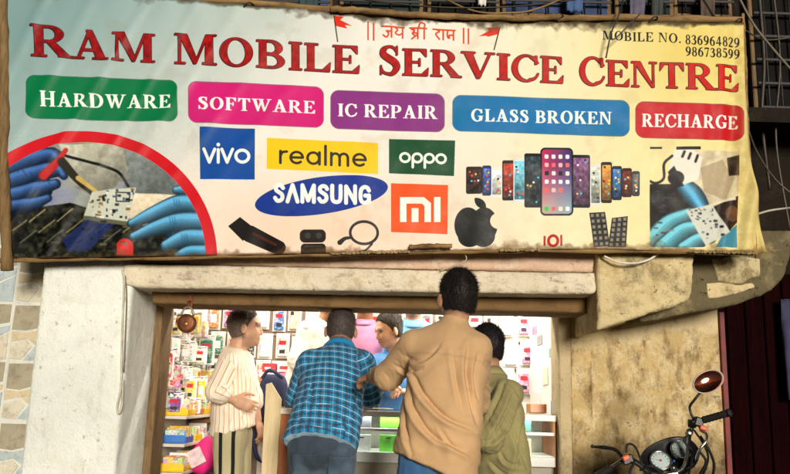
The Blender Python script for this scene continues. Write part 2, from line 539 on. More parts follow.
def glyph(fn, x0, x1, gw, base, hh, col, alpha=1.0, dx=0, dy=0):
    sx = (x1 - x0) / gw
    yb = base((x0 + x1) / 2)
    h = hh((x0 + x1) / 2) if callable(hh) else hh
    def f(X, Y): return fn((X - dx - x0) / sx, (base(X - dx) + dy - Y) / h)
    paint(f, (x0 - 3, yb - h * 1.3 - 3, x1 + 3, yb + h * .5 + 3), col, alpha)

def text(s, x0, x1, base, hh, col, font=G, gap=.10, space=.45, caps=None, alpha=1.0):
    adv, k = [], 0
    for ch in s:
        if ch == ' ': adv.append(space); continue
        adv.append(font[ch][0] + gap)
    sc = (x1 - x0) / (sum(adv) - gap)
    x = x0
    for i, ch in enumerate(s):
        if ch != ' ':
            big = caps if (caps and (i == 0 or s[i - 1] == ' ')) else 1.0
            w = font[ch][0]
            glyph(font[ch][1], x, x + w * sc, w, base, hh * big if not callable(hh) else hh, col, alpha)
        x += adv[i] * sc

def rrect(x0, x1, tl, tr, bl, br, r):
    def f(X, Y):
        k = (X - x0) / (x1 - x0)
        yt, yb = tl + (tr - tl) * k, bl + (br - bl) * k
        cx, cy = (x0 + x1) / 2, (yt + yb) / 2
        qx, qy = np.abs(X - cx) - ((x1 - x0) / 2 - r), np.abs(Y - cy) - ((yb - yt) / 2 - r)
        d = np.hypot(np.maximum(qx, 0), np.maximum(qy, 0)) + np.minimum(np.maximum(qx, qy), 0) - r
        return d <= 0
    return f

def lin(x0, y0, x1, y1): return lambda x: y0 + (y1 - y0) * (x - x0) / (x1 - x0)
def noise2(X, Y, sc, seed, oct=3):
    p = np.stack([X.ravel() * sc, Y.ravel() * sc, np.zeros(X.size)], 1)
    return fbm(p, seed, oct).reshape(X.shape)

def shaded(pts, ws, col, wrap, bbx, up=(-.22, -.30)):
    n = 7
    for i in range(n):
        k = i / (n - 1)
        f = (.38 + .62 * min(1, k * 1.25)) if k < .8 else 1.0 + (k - .8) * 1.1
        c_ = tuple(min(255, x * f) for x in col)
        w2 = [w * (1 - .13 * i) for w in ws]
        p2 = [(x + up[0] * w * k * .8, y + up[1] * w * k * .8) for (x, y), w in zip(pts, ws)]
        paint(wrap(St(p2, w2)), bbx, c_, .75 if i else 1.0)

def soften(x0, y0, x1, y1, r, grain, seed):
    i0, i1, j0, j1 = [int(q) for q in ((x0 - OX) * S4, (x1 - OX) * S4, (y0 - OY) * S4, (y1 - OY) * S4)]
    blk = CAN[j0:j1, i0:i1].copy()
    for ax in (0, 1):
        acc = np.zeros_like(blk)
        for s in range(-r, r + 1): acc += np.roll(blk, s, ax)
        blk = acc / (2 * r + 1)
    g = np.random.default_rng(seed).normal(size=blk.shape[:2])[..., None].astype(np.float32)
    CAN[j0 + r:j1 - r, i0 + r:i1 - r] = np.clip(blk + g * grain, 0, 1)[r:-r, r:-r]

def draw_banner():
    # background tint: cool grey-green at the upper left, cream in the middle, yellow towards the right
    H_, W_ = CAN.shape[:2]
    X, Y = np.meshgrid(np.arange(W_) / S4 + OX, np.arange(H_) / S4 + OY)
    def tri_mix(w, a, b): return a + (b - a) * w[..., None]
    c = np.array([240, 237, 230], np.float32) / 255 + np.zeros((H_, W_, 3), np.float32)
    w = np.clip(1.15 - X / 360 - Y / 330, 0, 1); c = tri_mix(w, c, np.array([138, 170, 172]) / 255)
    w = np.exp(-((X - 330) / 170) ** 2 - ((Y - 235) / 60) ** 2) * .8; c = tri_mix(w, c, np.array([250, 214, 190]) / 255)
    w = np.clip((X - 430) / 260, 0, 1) * .75; c = tri_mix(w, c, np.array([242, 226, 150]) / 255)
    w = np.exp(-((X - 690) / 70) ** 2 - ((Y - 50) / 50) ** 2) * .5; c = tri_mix(w, c, np.array([225, 200, 90]) / 255)
    CAN[:] = c
    # left photograph in its red ring
    ring = (85, 258)
    inner = It(El(85, 258, 121, 116), Rr(9, 100, 230, 270))
    bb = (8, 128, 220, 264)
    paint(inner, bb, lambda X, Y: np.stack([.62 + .10 * noise2(X, Y, .03, 3), .64 + .10 * noise2(X, Y, .03, 3), .60 + .10 * noise2(X, Y, .03, 4)], -1))
    def clip(f): return It(f, inner)
    def sh(col, cx, cy, rx, ry, amp=.35):
        col = np.array(col, np.float32) / 255
        return lambda X, Y: np.clip(col * (1 + amp * (-(X - cx) / rx * .5 - (Y - cy) / ry * .8))[..., None] + .05 * noise2(X, Y, .25, 9)[..., None], 0, 1)
    paint(clip(Pg([(120, 140), (205, 190), (205, 215), (120, 200), (128, 170)])), bb, sh((120, 128, 126), 160, 175, 60, 60))
    paint(clip(Pg([(60, 145), (122, 142), (128, 178), (100, 200), (70, 185)])), bb, sh((172, 172, 158), 95, 165, 50, 40))
    paint(clip(Pg([(112, 192), (206, 196), (206, 206), (150, 226), (118, 214)])), bb, sh((226, 214, 190), 160, 205, 60, 30, .1))
    paint(clip(Pg([(0, 212), (70, 203), (105, 213), (150, 228), (206, 250), (206, 266), (0, 266)])), bb, lambda X, Y: np.clip(np.stack([.17 + .12 * noise2(X, Y, .2, 5), .17 + .12 * noise2(X, Y, .2, 5), .14 + .1 * noise2(X, Y, .2, 5)], -1), 0, 1))
    for k in range(16):
        x, y = 10 + k * 9.5, 232 + 12 * math.sin(k * 2.1)
        paint(clip(St([(x, y), (x + 16, y - 12)], 1.6, False)), bb, [(170, 160, 110), (120, 130, 120), (200, 190, 150)][k % 3], .75)
    paint(clip(Pg([(62, 240), (92, 216), (120, 220), (90, 250), (70, 252)])), bb, (44, 62, 120), .8)
    # left glove
    shaded([(2, 196), (22, 192), (40, 188)], [40, 44, 26], (56, 86, 140), clip, bb)
    for pts_, ws_ in (([(6, 170), (30, 160), (54, 156), (62, 166)], [18, 18, 15, 9]), ([(8, 182), (34, 174), (58, 170), (64, 176)], [17, 18, 14, 8]), ([(8, 196), (34, 190), (56, 184)], [16, 16, 10]), ([(10, 206), (32, 204), (48, 198)], [13, 13, 8])):
        shaded(pts_, ws_, (74, 112, 168), clip, bb)
    for k in range(5): paint(clip(St([(14 + 8 * k, 166 + 3 * k), (18 + 8 * k, 172 + 3 * k)], 1.2)), bb, (40, 66, 120), .5)
    paint(clip(St([(44, 176), (56, 164), (66, 150)], [8, 7, 4])), bb, (196, 40, 38))
    paint(clip(St([(62, 162), (80, 182), (104, 202)], [9, 7, 3.5])), bb, (56, 54, 46))
    paint(clip(St([(78, 178), (94, 190), (110, 203)], [5, 4, 2])), bb, (205, 182, 110))
    paint(clip(St([(66, 156), (96, 164), (118, 172), (128, 186)], 2.6)), bb, (30, 30, 32))
    # circuit board
    brd = Pg([(92, 192), (136, 187), (128, 222), (84, 216)])
    paint(clip(brd), bb, (206, 210, 196))
    paint(clip(Pg([(84, 216), (128, 222), (127, 226), (83, 220)])), bb, (110, 110, 92))
    rr = random.Random(5)
    for k in range(46):
        u, v = rr.random(), rr.random()
        x, y = 92 + 42 * u - 8 * v, 191 - 4 * u + 26 * v + u * v * 4
        w_, h_ = rr.uniform(1, 4.5), rr.uniform(.8, 3)
        paint(clip(It(Rr(x, y, x + w_, y + h_), brd)), bb, rr.choice([(40, 44, 50), (70, 70, 76), (150, 120, 60), (240, 240, 235), (60, 96, 130), (30, 32, 36)]))
    paint(clip(It(Df(Rr(116, 192, 130, 202), Rr(117, 193, 129, 201)), brd)), bb, (40, 40, 44))
    # right glove
    shaded([(206, 226), (190, 224), (176, 222)], [66, 56, 30], (66, 128, 170), clip, bb)
    for pts_, ws_ in (([(206, 196), (190, 190), (176, 190)], [14, 13, 8]), ([(206, 206), (180, 204), (154, 214), (132, 224)], [22, 20, 15, 8]), ([(206, 222), (180, 222), (156, 228), (134, 237)], [22, 20, 15, 8]), ([(206, 238), (186, 238), (166, 246)], [20, 18, 11]), ([(206, 252), (190, 252), (178, 256)], [16, 14, 10])):
        shaded(pts_, ws_, (98, 164, 200), clip, bb)
    for (x, y) in ((176, 204), (172, 222), (184, 239)):
        for q in (-2.5, 0, 2.5): paint(clip(St([(x + q, y - 5), (x + q + 1.5, y + 3)], .9)), bb, (40, 96, 150), .55)
    paint(clip(U(El(126, 246, 8, 7), Rr(118, 246, 134, 256))), bb, (208, 56, 50))
    for k in range(40):
        x, y = rr.uniform(10, 200), rr.uniform(216, 256)
        paint(clip(Rr(x, y, x + rr.uniform(2, 9), y + rr.uniform(.8, 2.5))), (8, 214, 128, 264), rr.choice([(70, 72, 62), (96, 92, 70), (30, 32, 34), (130, 124, 96), (52, 66, 96)]), .8)
    soften(9, 130, 206, 262, 2, .035, 4)
    paint(It(Df(El(85, 258, 132, 127), El(85, 258, 121, 116)), Rr(9, 100, 230, 270)), bb, (214, 36, 50))
    # title
    base, ht = lin(35, 56.6, 730, 91.8), lin(35, 28.5, 730, 25.5)
    xr = [('R', 31, 73), ('A', 72, 109), ('M', 112, 156), ('M', 174, 218), ('O', 219, 254), ('B', 256, 286), ('I', 288, 303), ('L', 304, 331), ('E', 332, 360),
          ('S', 378, 401), ('E', 402, 429), ('R', 430, 461), ('V', 461, 495), ('I', 496, 511), ('C', 511, 539), ('E', 540, 564), ('C', 579, 605), ('E', 606, 630), ('N', 631, 658), ('T', 659, 684), ('R', 685, 715), ('E', 715, 738)]
    caps = {0, 3, 9, 16}
    for i, (ch, a, b) in enumerate(xr):
        g = G[ch]
        hh = (lambda x, k=(1.08 if i in caps else 1.0): ht(x) * k)
        k = (a - 31) / 700
        col = np.array([150, 26, 32]) * (1 - k) + np.array([206, 44, 30]) * k
        for ox, oy in ((-.55, 0), (.55, 0), (0, .55), (0, -.55), (-.8, .8)): glyph(g[1], a, b, g[0], base, hh, (56, 14, 18), .8, dx=ox, dy=oy)
        def cf(X, Y, col=col, k=k):
            sft = .5 + .5 * np.sin(X * .9 + Y * .5)
            v = 1 + (.18 * (1 - k)) * (noise2(X, Y, .2, 2)) + .05 * sft
            return np.clip(col[None, None] / 255 * v[..., None], 0, 1)
        glyph(g[1], a, b, g[0], base, hh, cf)
    # panels with the services
    W1 = (250, 248, 244)
    for (s, x0, x1, tl, tr, bl, br, col, a, b, y0, y1, h_) in (
        ('HARDWARE', 27, 177, 76, 81, 118, 121, (14, 132, 84), 41, 171, 106.5, 108.5, 13.5),
        ('SOFTWARE', 189, 323, 82, 87, 122, 127, (216, 36, 134), 198, 315, 109, 113.5, 12.5),
        ('IC REPAIR', 331, 444, 90, 95, 128, 132, (150, 64, 146), 338, 437, 116, 119.5, 13.0),
        ('GLASS BROKEN', 453, 629, 96, 101, 131, 136, (12, 128, 186), 471, 612, 121.5, 124.5, 12.5),
        ('RECHARGE', 636, 742, 102, 107, 137, 141, (204, 34, 46), 642, 737, 126.5, 130, 13.0)):
        paint(rrect(x0 - .8, x1 + .8, tl - .8, tr - .8, bl + .8, br + .8, 9), (x0 - 3, min(tl, tr) - 3, x1 + 3, max(bl, br) + 3), tuple(x * .55 for x in col), .6)
        paint(rrect(x0, x1, tl, tr, bl, br, 8), (x0 - 2, min(tl, tr) - 2, x1 + 2, max(bl, br) + 2), col)
        for dx in (-.35, .35): text(s, a + dx, b + dx, lin(x0, y0, x1, y1), h_, W1, gap=.12, caps=1.12 if s == 'HARDWARE' else None)
    # logo panels
    paint(Pg([(200, 127), (255, 129), (255, 180), (200, 179)]), (198, 125, 258, 182), (32, 92, 172))
    text('vivo', 203, 251, lin(200, 163, 255, 164), 21, W1, sans(.15), .02)
    paint(Pg([(267, 138), (378, 143), (378, 174), (267, 169.5)]), (265, 136, 380, 176), (250, 208, 34))
    text('realme', 279, 367, lin(267, 163.5, 378, 167), 19, (62, 58, 52), sans(.13), .10)
    paint(Pg([(389, 139), (455, 141), (454, 176), (389, 173)]), (387, 137, 457, 178), (10, 88, 52))
    text('oppo', 399, 447, lin(389, 162, 455, 164.5), 15, W1, sans(.17), .0)
    paint(El(321.5, 196, 67, 18.5, math.radians(-8.5)), (250, 170, 395, 222), (28, 66, 158))
    text('SAMSUNG', 274, 371, lin(270, 202, 372, 204), 17.5, W1, sans(.235), .12)
    paint(Pg([(391, 183), (448, 185), (447.5, 234), (391, 232)]), (389, 181, 450, 236), (240, 98, 30))
    mi = U(Pg([(400, 197), (424, 197), (431, 203), (431, 222), (424.5, 222), (424.5, 206), (422, 203.5), (406.5, 203.5), (406.5, 222), (400, 222)]), Rr(411.5, 208, 418.5, 222), Rr(434, 197, 440.5, 222))
    paint(mi, (398, 195, 443, 225), W1)
    ap = Df(U(El(468, 225, 13.5, 17.5), El(484, 225, 13.5, 17.5), El(470, 236, 12, 11), El(483, 236, 12, 11), Rr(462, 218, 490, 236)), U(El(498.5, 221, 8.5, 8), El(476, 205, 5, 3.2), El(476, 249, 4, 2.4)))
    leaf = It(El(476, 207, 10, 9), El(484, 199.5, 9.5, 9.5))
    paint(U(ap, leaf), (450, 195, 500, 252), (34, 38, 34))
    # row of telephones
    ph = [(466, 167, 482, 194, (46, 34, 30), (70, 48, 40)), (482, 166, 491, 196, (40, 60, 110), (90, 120, 190)), (491, 168, 502, 198, (235, 235, 235), (225, 228, 235)),
          (502, 161, 514, 201, (26, 30, 40), (180, 80, 60)), (513, 159, 525, 203, (226, 234, 236), (120, 190, 210)), (524, 154, 541, 208, (22, 24, 28), (50, 66, 74)),
          (640, 171, 632, 196, (70, 66, 62), (120, 118, 112)), (622, 168, 632, 197, (60, 26, 24), (130, 50, 40)), (612, 166, 622, 200, (24, 30, 50), (70, 130, 190)), (601, 162, 612, 203, (30, 28, 32), (210, 150, 60)), (590, 164, 601, 206, (232, 230, 226), (190, 200, 190)), (572, 155, 590, 208, (30, 26, 30), (130, 90, 130))]
    rr = random.Random(3)
    def phone(x0, y0, x1, y1, body, scr, n):
        if x0 > x1: x0, x1 = x1, x0
        bbp = (x0 - 1, y0 - 1, x1 + 1, y1 + 1)
        paint(rrect(x0, x1, y0, y0, y1, y1, 2), bbp, body)
        m_ = 1.1 if n < 20 else 1.6
        top = m_ if n >= 20 else 3
        s = np.array(scr, np.float32) / 255
        paint(rrect(x0 + m_, x1 - m_, y0 + top, y0 + top, y1 - top, y1 - top, 1), bbp, lambda X, Y: np.clip(s * (1.25 - .7 * ((Y - y0) / (y1 - y0)))[..., None] + .12 * noise2(X, Y, .35, n)[..., None], 0, 1))
        for k in range(7 if n < 20 else 0):
            x, y = rr.uniform(x0 + 2, x1 - 3.5), rr.uniform(y0 + 4, y1 - 6)
            paint(rrect(x, x + 2, y, y, y + 2, y + 2, .5), bbp, rr.choice([(240, 240, 240), (240, 200, 80), (90, 200, 240), (240, 90, 80), (30, 30, 40)]))
    for i, q in enumerate(ph): phone(*q, i)
    x0, y0, x1, y1 = 540, 148, 573, 216
    bbp = (x0 - 1, y0 - 1, x1 + 1, y1 + 1)
    paint(rrect(x0, x1, y0, y0, y1, y1, 5), bbp, (24, 20, 24))
    def scr(X, Y):
        u, v = (X - x0) / (x1 - x0), (Y - y0) / (y1 - y0)
        a = np.array([214, 60, 110]) / 255; b = np.array([70, 60, 130]) / 255; c = np.array([206, 170, 160]) / 255; d = np.array([150, 180, 200]) / 255
        top = a * (1 - u)[..., None] + b * u[..., None]
        bot = c * (1 - u)[..., None] + d * u[..., None]
        k = np.clip(v * 1.7 - .45, 0, 1)[..., None]
        return top * (1 - k) + bot * k
    paint(rrect(x0 + 1.6, x1 - 1.6, y0 + 1.8, y0 + 1.8, y1 - 1.8, y1 - 1.8, 3.6), bbp, scr)
    for r_ in range(5):
        for c_ in range(4):
            if r_ == 4 and c_ > 2: continue
            x, y = x0 + 4.2 + c_ * 7, y0 + 7 + r_ * 8.4
            paint(rrect(x, x + 4, y, y, y + 4.2, y + 4.2, 1.1), bbp, [(242, 242, 242), (250, 236, 220), (240, 120, 110), (230, 240, 250), (40, 40, 46), (250, 200, 200)][(r_ * 5 + c_ * 3) % 6])
    for c_, cc in enumerate([(70, 200, 90), (230, 110, 110), (240, 230, 220), (245, 245, 245)]):
        x = x0 + 4.2 + c_ * 7
        paint(rrect(x, x + 4, 207, 207, 211.4, 211.4, 1.2), bbp, cc)
    # accessories
    blk = (38, 32, 30)
    a = math.radians(31)
    paint(U(Pg([(228, 226), (240, 217), (254, 228), (243, 241)]), St([(250, 234), (279, 248)], [17, 14], False)), (224, 214, 290, 258), blk)
    paint(St([(254, 234), (276, 245)], 3, False), (224, 214, 290, 258), (110, 50, 44), .7)
    paint(U(rrect(300, 326, 230, 230, 243, 243, 5), rrect(301, 326, 244, 244, 256, 256, 4)), (296, 226, 330, 258), blk)
    paint(U(El(308, 236, 3, 3), El(319, 236, 3, 3), Rr(304, 246, 322, 247)), (296, 226, 330, 258), (86, 78, 72), .8)
    paint(U(Df(El(364, 233, 15, 12.5), El(364, 233, 12.4, 9.8)), St([(351, 238), (345, 239), (340, 243)], [2.6, 3.5, 5])), (334, 216, 384, 252), blk)
    paint(St([(372, 244), (366, 250), (360, 252)], 2), (334, 216, 384, 256), blk)
    paint(U(Df(El(553, 241, 6, 6.5), El(553, 241, 3.2, 3.8)), Rr(543.5, 236, 545.5, 246), Rr(560, 235, 562, 246)), (540, 230, 565, 250), (190, 40, 36))
    for (pts) in ([(589, 213), (605, 212), (610, 246), (594, 247)], [(612, 218), (628, 216), (626, 247), (608, 247)]):
        paint(Pg(pts), (586, 210, 630, 250), (30, 28, 30))
        for r_ in range(6):
            for c_ in range(3):
                u, v = (c_ + .5) / 3, (r_ + .5) / 6
                x = pts[0][0] * (1 - u) * (1 - v) + pts[1][0] * u * (1 - v) + pts[2][0] * u * v + pts[3][0] * (1 - u) * v
                y = pts[0][1] * (1 - u) * (1 - v) + pts[1][1] * u * (1 - v) + pts[2][1] * u * v + pts[3][1] * (1 - u) * v
                paint(Rr(x - 1.5, y - 1.6, x + 1.5, y + 1.6), (586, 210, 630, 250), (178, 172, 150), .8)
    # right photograph
    rr = random.Random(8)
    rb = (650, 147, 738, 248)
    box = Rr(650, 147, 738, 247)
    def cb(f): return It(f, box)
    paint(cb(Pg([(672, 150), (738, 152), (738, 210), (700, 206), (690, 170)])), rb, lambda X, Y: np.clip(np.stack([.86 + .07 * noise2(X, Y, .12, 3), .82 + .07 * noise2(X, Y, .12, 3), .70 + .06 * noise2(X, Y, .12, 3)], -1), 0, 1))
    paint(cb(Pg([(700, 168), (722, 160), (734, 178), (726, 200), (704, 192)])), rb, (178, 160, 132), .7)
    paint(cb(Pg([(727, 158), (738, 156), (738, 176), (729, 176)])), rb, (58, 46, 40))
    paint(cb(Pg([(650, 184), (672, 184), (690, 198), (700, 247), (650, 247)])), rb, (36, 30, 30))
    shaded([(684, 186), (694, 196), (704, 210)], [16, 20, 14], (92, 172, 212), cb, rb)
    for pts_, ws_ in (([(652, 246), (670, 226), (690, 214)], [26, 24, 14]), ([(664, 250), (684, 232), (700, 226)], [24, 20, 12]), ([(686, 250), (700, 240), (712, 238)], [20, 16, 10])):
        shaded(pts_, ws_, (112, 188, 206), cb, rb)
    for k in range(14):
        x, y = rr.uniform(651, 672), rr.uniform(190, 236)
        paint(cb(Rr(x, y, x + rr.uniform(2, 7), y + rr.uniform(.8, 2))), rb, rr.choice([(110, 40, 44), (70, 66, 70), (150, 140, 130), (60, 90, 120)]), .8)
    paint(cb(Pg([(722, 236), (738, 224), (738, 247), (716, 247)])), rb, (70, 150, 180))
    paint(cb(Pg([(674, 150), (690, 148), (702, 158), (698, 180), (680, 186), (668, 172)])), rb, (238, 234, 222))
    paint(cb(U(El(676, 178, 8, 7), Pg([(668, 172), (674, 166), (684, 186), (674, 188)]))), rb, (40, 34, 36))
    paint(cb(U(St([(684, 152), (682, 157)], 2.4, False), St([(690, 154), (688, 159)], 2.4, False), St([(697, 156), (695, 162)], 2.4, False), Rr(650, 147, 662, 149), Rr(676, 147, 700, 150))), rb, (34, 30, 32))
    paint(cb(St([(672, 156), (664, 164), (664, 178), (656, 183), (648, 180)], 2.4)), rb, (40, 34, 34))
    paint(cb(Pg([(706, 210), (738, 196), (738, 222), (726, 234), (714, 224)])), rb, (52, 38, 34))
    pcb = Pg([(686, 210), (712, 204), (730, 232), (706, 246)])
    paint(cb(pcb), rb, (214, 216, 206))
    for k in range(34):
        u, v = rr.random(), rr.random()
        x, y = 688 + 22 * u + 16 * v, 209 - 5 * u + 32 * v - 4 * u * v
        paint(cb(It(Rr(x, y, x + rr.uniform(1, 3.5), y + rr.uniform(.8, 2.4)), pcb)), rb, rr.choice([(30, 34, 40), (60, 60, 66), (120, 140, 150)]))
    paint(cb(St([(702, 209), (716, 203), (734, 199)], [1, 2, 3])), rb, (230, 222, 200))
    paint(cb(El(732, 214, 7, 8)), rb, (110, 78, 60))
    soften(650, 150, 738, 247, 2, .035, 6)
    # invocation and flags
    og = (222, 88, 56)
    bd = (330, 12, 505, 56)
    for x, ya, yb in ((368, 21, 39.5), (373.6, 22, 40), (463.6, 28, 44), (468.4, 28.5, 44.5)):
        paint(Rr(x - .8, ya, x + .8, yb), bd, og)
    dv = [[(382, 26), (404, 27.4)], [(391.5, 26.5), (391.5, 36.8)], [(391.5, 31.2), (386.6, 30.6)], [(386.6, 30.6), (388.6, 33.6), (386.4, 36.6), (383.2, 34.6)], [(402.6, 27), (402.6, 37.8)], [(394.8, 27), (397.6, 29.6), (395.4, 32.4), (398.6, 34.6), (402.4, 33)],
          [(410, 27.6), (426.5, 28.8)], [(417.8, 28), (417.8, 38.6)], [(411.6, 29), (414.6, 30), (412.6, 33), (415.4, 36)], [(413.4, 32.4), (417.8, 33.4)], [(417.6, 34.6), (411.8, 38.6)], [(424.2, 28.6), (424.2, 39)], [(424, 28.4), (424.6, 24.6), (420.4, 23.2), (418.6, 27.6)],
          [(433, 29.2), (455, 30.6)], [(436.4, 29.4), (439.4, 31.4), (435.8, 34), (439.4, 39.4)], [(443.2, 30), (443.2, 39.8)], [(447.6, 30.2), (447.4, 36.6), (449.4, 38.4), (449.2, 35.6), (453.2, 35.4)], [(453.4, 30.6), (453.4, 40.2)]]
    for s in dv: paint(St(s, 1.65), bd, og)
    paint(U(St([(334, 16), (337.5, 41)], 1.1, False)), bd, (60, 40, 36))
    paint(Pg([(334, 15.5), (344, 17), (340, 20), (352, 26), (345, 25), (347, 28.5), (336, 26)]), bd, (226, 62, 38))
    paint(St([(500, 27), (494, 50)], 1.1, False), bd, (60, 40, 36))
    paint(Pg([(500, 27.5), (486, 28), (489, 31), (479, 36.5), (486, 36), (488, 37), (497.5, 34.5)]), bd, (226, 62, 38))
    # telephone numbers
    ink = (30, 26, 26)
    text('MOBILE NO.', 603, 681, lin(604, 38.8, 681, 43.6), 9.2, ink, gap=.10)
    text('836964829', 685, 739, lin(685, 44.4, 740, 48.6), 9.6, ink, gap=.06)
    text('986738599', 685, 739, lin(685, 56.4, 740, 60.0), 9.4, ink, gap=.06)
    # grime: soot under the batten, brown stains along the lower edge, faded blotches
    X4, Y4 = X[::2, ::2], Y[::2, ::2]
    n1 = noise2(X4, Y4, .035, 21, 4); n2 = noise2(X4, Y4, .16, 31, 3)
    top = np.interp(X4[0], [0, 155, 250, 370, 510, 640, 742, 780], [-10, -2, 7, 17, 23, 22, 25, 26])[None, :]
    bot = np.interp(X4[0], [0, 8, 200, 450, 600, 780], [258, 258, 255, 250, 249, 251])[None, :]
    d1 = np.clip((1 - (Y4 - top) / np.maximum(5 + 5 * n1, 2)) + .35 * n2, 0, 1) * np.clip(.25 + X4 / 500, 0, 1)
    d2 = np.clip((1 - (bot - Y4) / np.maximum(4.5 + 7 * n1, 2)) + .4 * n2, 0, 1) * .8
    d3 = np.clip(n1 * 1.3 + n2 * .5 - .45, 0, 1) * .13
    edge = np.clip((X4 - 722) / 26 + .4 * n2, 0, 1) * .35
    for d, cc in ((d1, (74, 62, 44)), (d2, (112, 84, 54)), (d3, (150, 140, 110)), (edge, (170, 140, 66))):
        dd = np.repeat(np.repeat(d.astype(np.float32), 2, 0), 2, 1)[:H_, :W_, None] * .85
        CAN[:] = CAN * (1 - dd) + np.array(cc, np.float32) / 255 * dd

draw_banner()
CAN[:] = np.clip(CAN, 0, 1) ** 1.18          # printed inks, a little deeper
img = bpy.data.images.new('banner_print', CW * S4, CH * S4, alpha=False)
_rgba = np.ones((CH * S4, CW * S4, 4), np.float32)
_rgba[..., :3] = np.clip(CAN[::-1], 0, 1)
img.pixels.foreach_set(_rgba.ravel())
img.update()
img.pack()
del _rgba

# ================================================================== THE SETTING
FLOOR = 0.30
m_asph = M('asphalt', (66, 64, 62), .9, .3, 3, .5, 90)
m_cem = plaster('cement_floor', (150, 142, 130), (128, 120, 108), (80, 72, 62))
gr = MB()
gr.add([(-60, -60, 0), (60, -60, 0), (60, 60, 0), (-60, 60, 0)], [(0, 1, 2, 3)])
gr.build('ground', m_asph, kind='structure')

m_white = plaster('whitewash', (244, 247, 238), (228, 230, 214), (158, 152, 122), s1=1.3, s2=9, patch_lo=.52, patch_hi=.70, dirt_lo=.57, dirt_hi=.76, pit=.45, streak=.38, bump=.9, ss=(1.6, 1.6, .5), spots=.12)
m_tan = plaster('stained_plaster', (212, 184, 130), (236, 216, 172), (92, 64, 28), spots=.85, s1=2.2, s2=11, patch_lo=.46, patch_hi=.62, dirt_lo=.48, dirt_hi=.66, pit=1.0, streak=.8, bump=1.0, ss=(2.4, 2.4, 1.1), damp=(1.42, (70, 48, 24), 1.80, (230, 210, 168)))
m_jamb = plaster('jamb_plaster', (206, 186, 146), (188, 168, 130), (110, 86, 54), s1=3, s2=10, pit=.6, streak=.6, bump=.6)
m_fas = plaster('fascia_plaster', (238, 226, 200), (214, 196, 164), (92, 72, 50), s1=2, s2=12, patch_lo=.5, patch_hi=.62, dirt_lo=.55, dirt_hi=.66, pit=.9, streak=.6, bump=.9, ss=(.8, 2, 2.4))
m_pink = plaster('pinkish_plaster', (226, 192, 166), (236, 214, 190), (120, 84, 58), s1=1.4, s2=8, pit=.7, streak=.5, bump=.7, ss=(.8, 2, 2))
m_conc = plaster('old_concrete', (112, 102, 76), (160, 144, 104), (44, 42, 30), s1=1.8, s2=6, patch_lo=.50, patch_hi=.66, pit=.8, streak=.8, bump=1.0, ss=(1.5, 1.5, 1))
m_cream = plaster('cream_concrete', (228, 208, 160), (196, 172, 120), (86, 78, 48), spots=.7, s1=1.6, s2=6, patch_lo=.5, patch_hi=.64, dirt_lo=.52, dirt_hi=.68, pit=.8, streak=.75, bump=1.0, ss=(.9, .9, .7))
m_dark = plaster('unlit_wall', (34, 29, 24), (46, 38, 30), (16, 13, 11), pit=.5)  # missing lamp light is put into this near-black wall colour
m_beam = wood('lintel_wood', (92, 68, 44), (134, 104, 66), sc=(1.2, 10, 10))
m_frame = wood('frame_wood', (88, 66, 42), (140, 112, 74))
m_room = M('room_paint', (236, 234, 226), .7, .06, 2, .1, 30)
m_maroon = wood('unlit_maroon_paint', (30, 5, 6), (14, 3, 4), .95, sc=(9, 9, .8), dirt=.6, spec=.03)  # maroon taken near black: the unlit recess is put into the door colour

bld = empty('shop_building', (0, 5, 0), 'old plastered shop front with whitewashed pillar and open counter bay', 'building')
YW = 5.0
xl = P(160, 390, YW).x                       # opening, left and right
xr_ = P(557.5, 390, YW).x
zl = P(360, 307.5, 4.95).z                   # underside of the lintel
# pillar with the whitewash
px0, px1 = P(31, 370, 4.45).x, P(124.5, 370, 4.45).x
mb = MB(); mb.bbox(px0, px1, 4.45, 5.02, 0, 3.4, .012, seg=2); mb.build('pillar', m_white, bld)
mb = MB(); mb.bbox(px1 - .01, xl - .045, 4.97, 5.2, 0, zl + .1, .006); mb.build('jamb', m_jamb, bld)
mb = MB(); mb.bbox(xl - .047, xl + .0, 4.93, 5.16, 0, zl + .03, .004); mb.build('door_frame', m_frame, bld)
mb = MB(); mb.bbox(xr_ + .0, xr_ + .075, 4.95, 5.2, 0, zl + .03, .008); mb.build('jamb', m_jamb, bld)
xj = P(592, 390, 4.97).x
mb = MB(); mb.bbox(xr_ + .077, xj, 4.965, 5.2, 0, 2.6, .006); mb.build('jamb', m_tan, bld)
xw = P(722, 390, YW).x
mb = MB(); mb.bbox(xj + .001, xw, YW, 5.25, 0, 3.4, .006); mb.build('front_wall', m_tan, bld)
mb = MB(); mb.bbox(px1, xr_ + .076, 5.005, 5.2, zl + .10, 3.4, .004); mb.build('front_wall', m_jamb, bld)
mb = MB(); mb.bbox(xl - .05, xr_ + .02, 4.93, 5.17, zl, zl + .115, .006); mb.build('lintel', m_beam, bld)
mb = MB(); mb.bbox(xl + .02, xl + .34, 4.915, 4.928, zl + .072, zl + .096, .003); mb.build('lintel_batten', m_frame, bld)
poly_later = True
# red painted edge of the doorway on the right
mb = MB(); mb.bbox(xw + .001, xw + .035, 4.985, 5.24, 0, P(724, 312, 5).z, .004); mb.build('painted_edge', M('red_edge_paint', (112, 28, 22), .6, .35, 12, .3), bld)
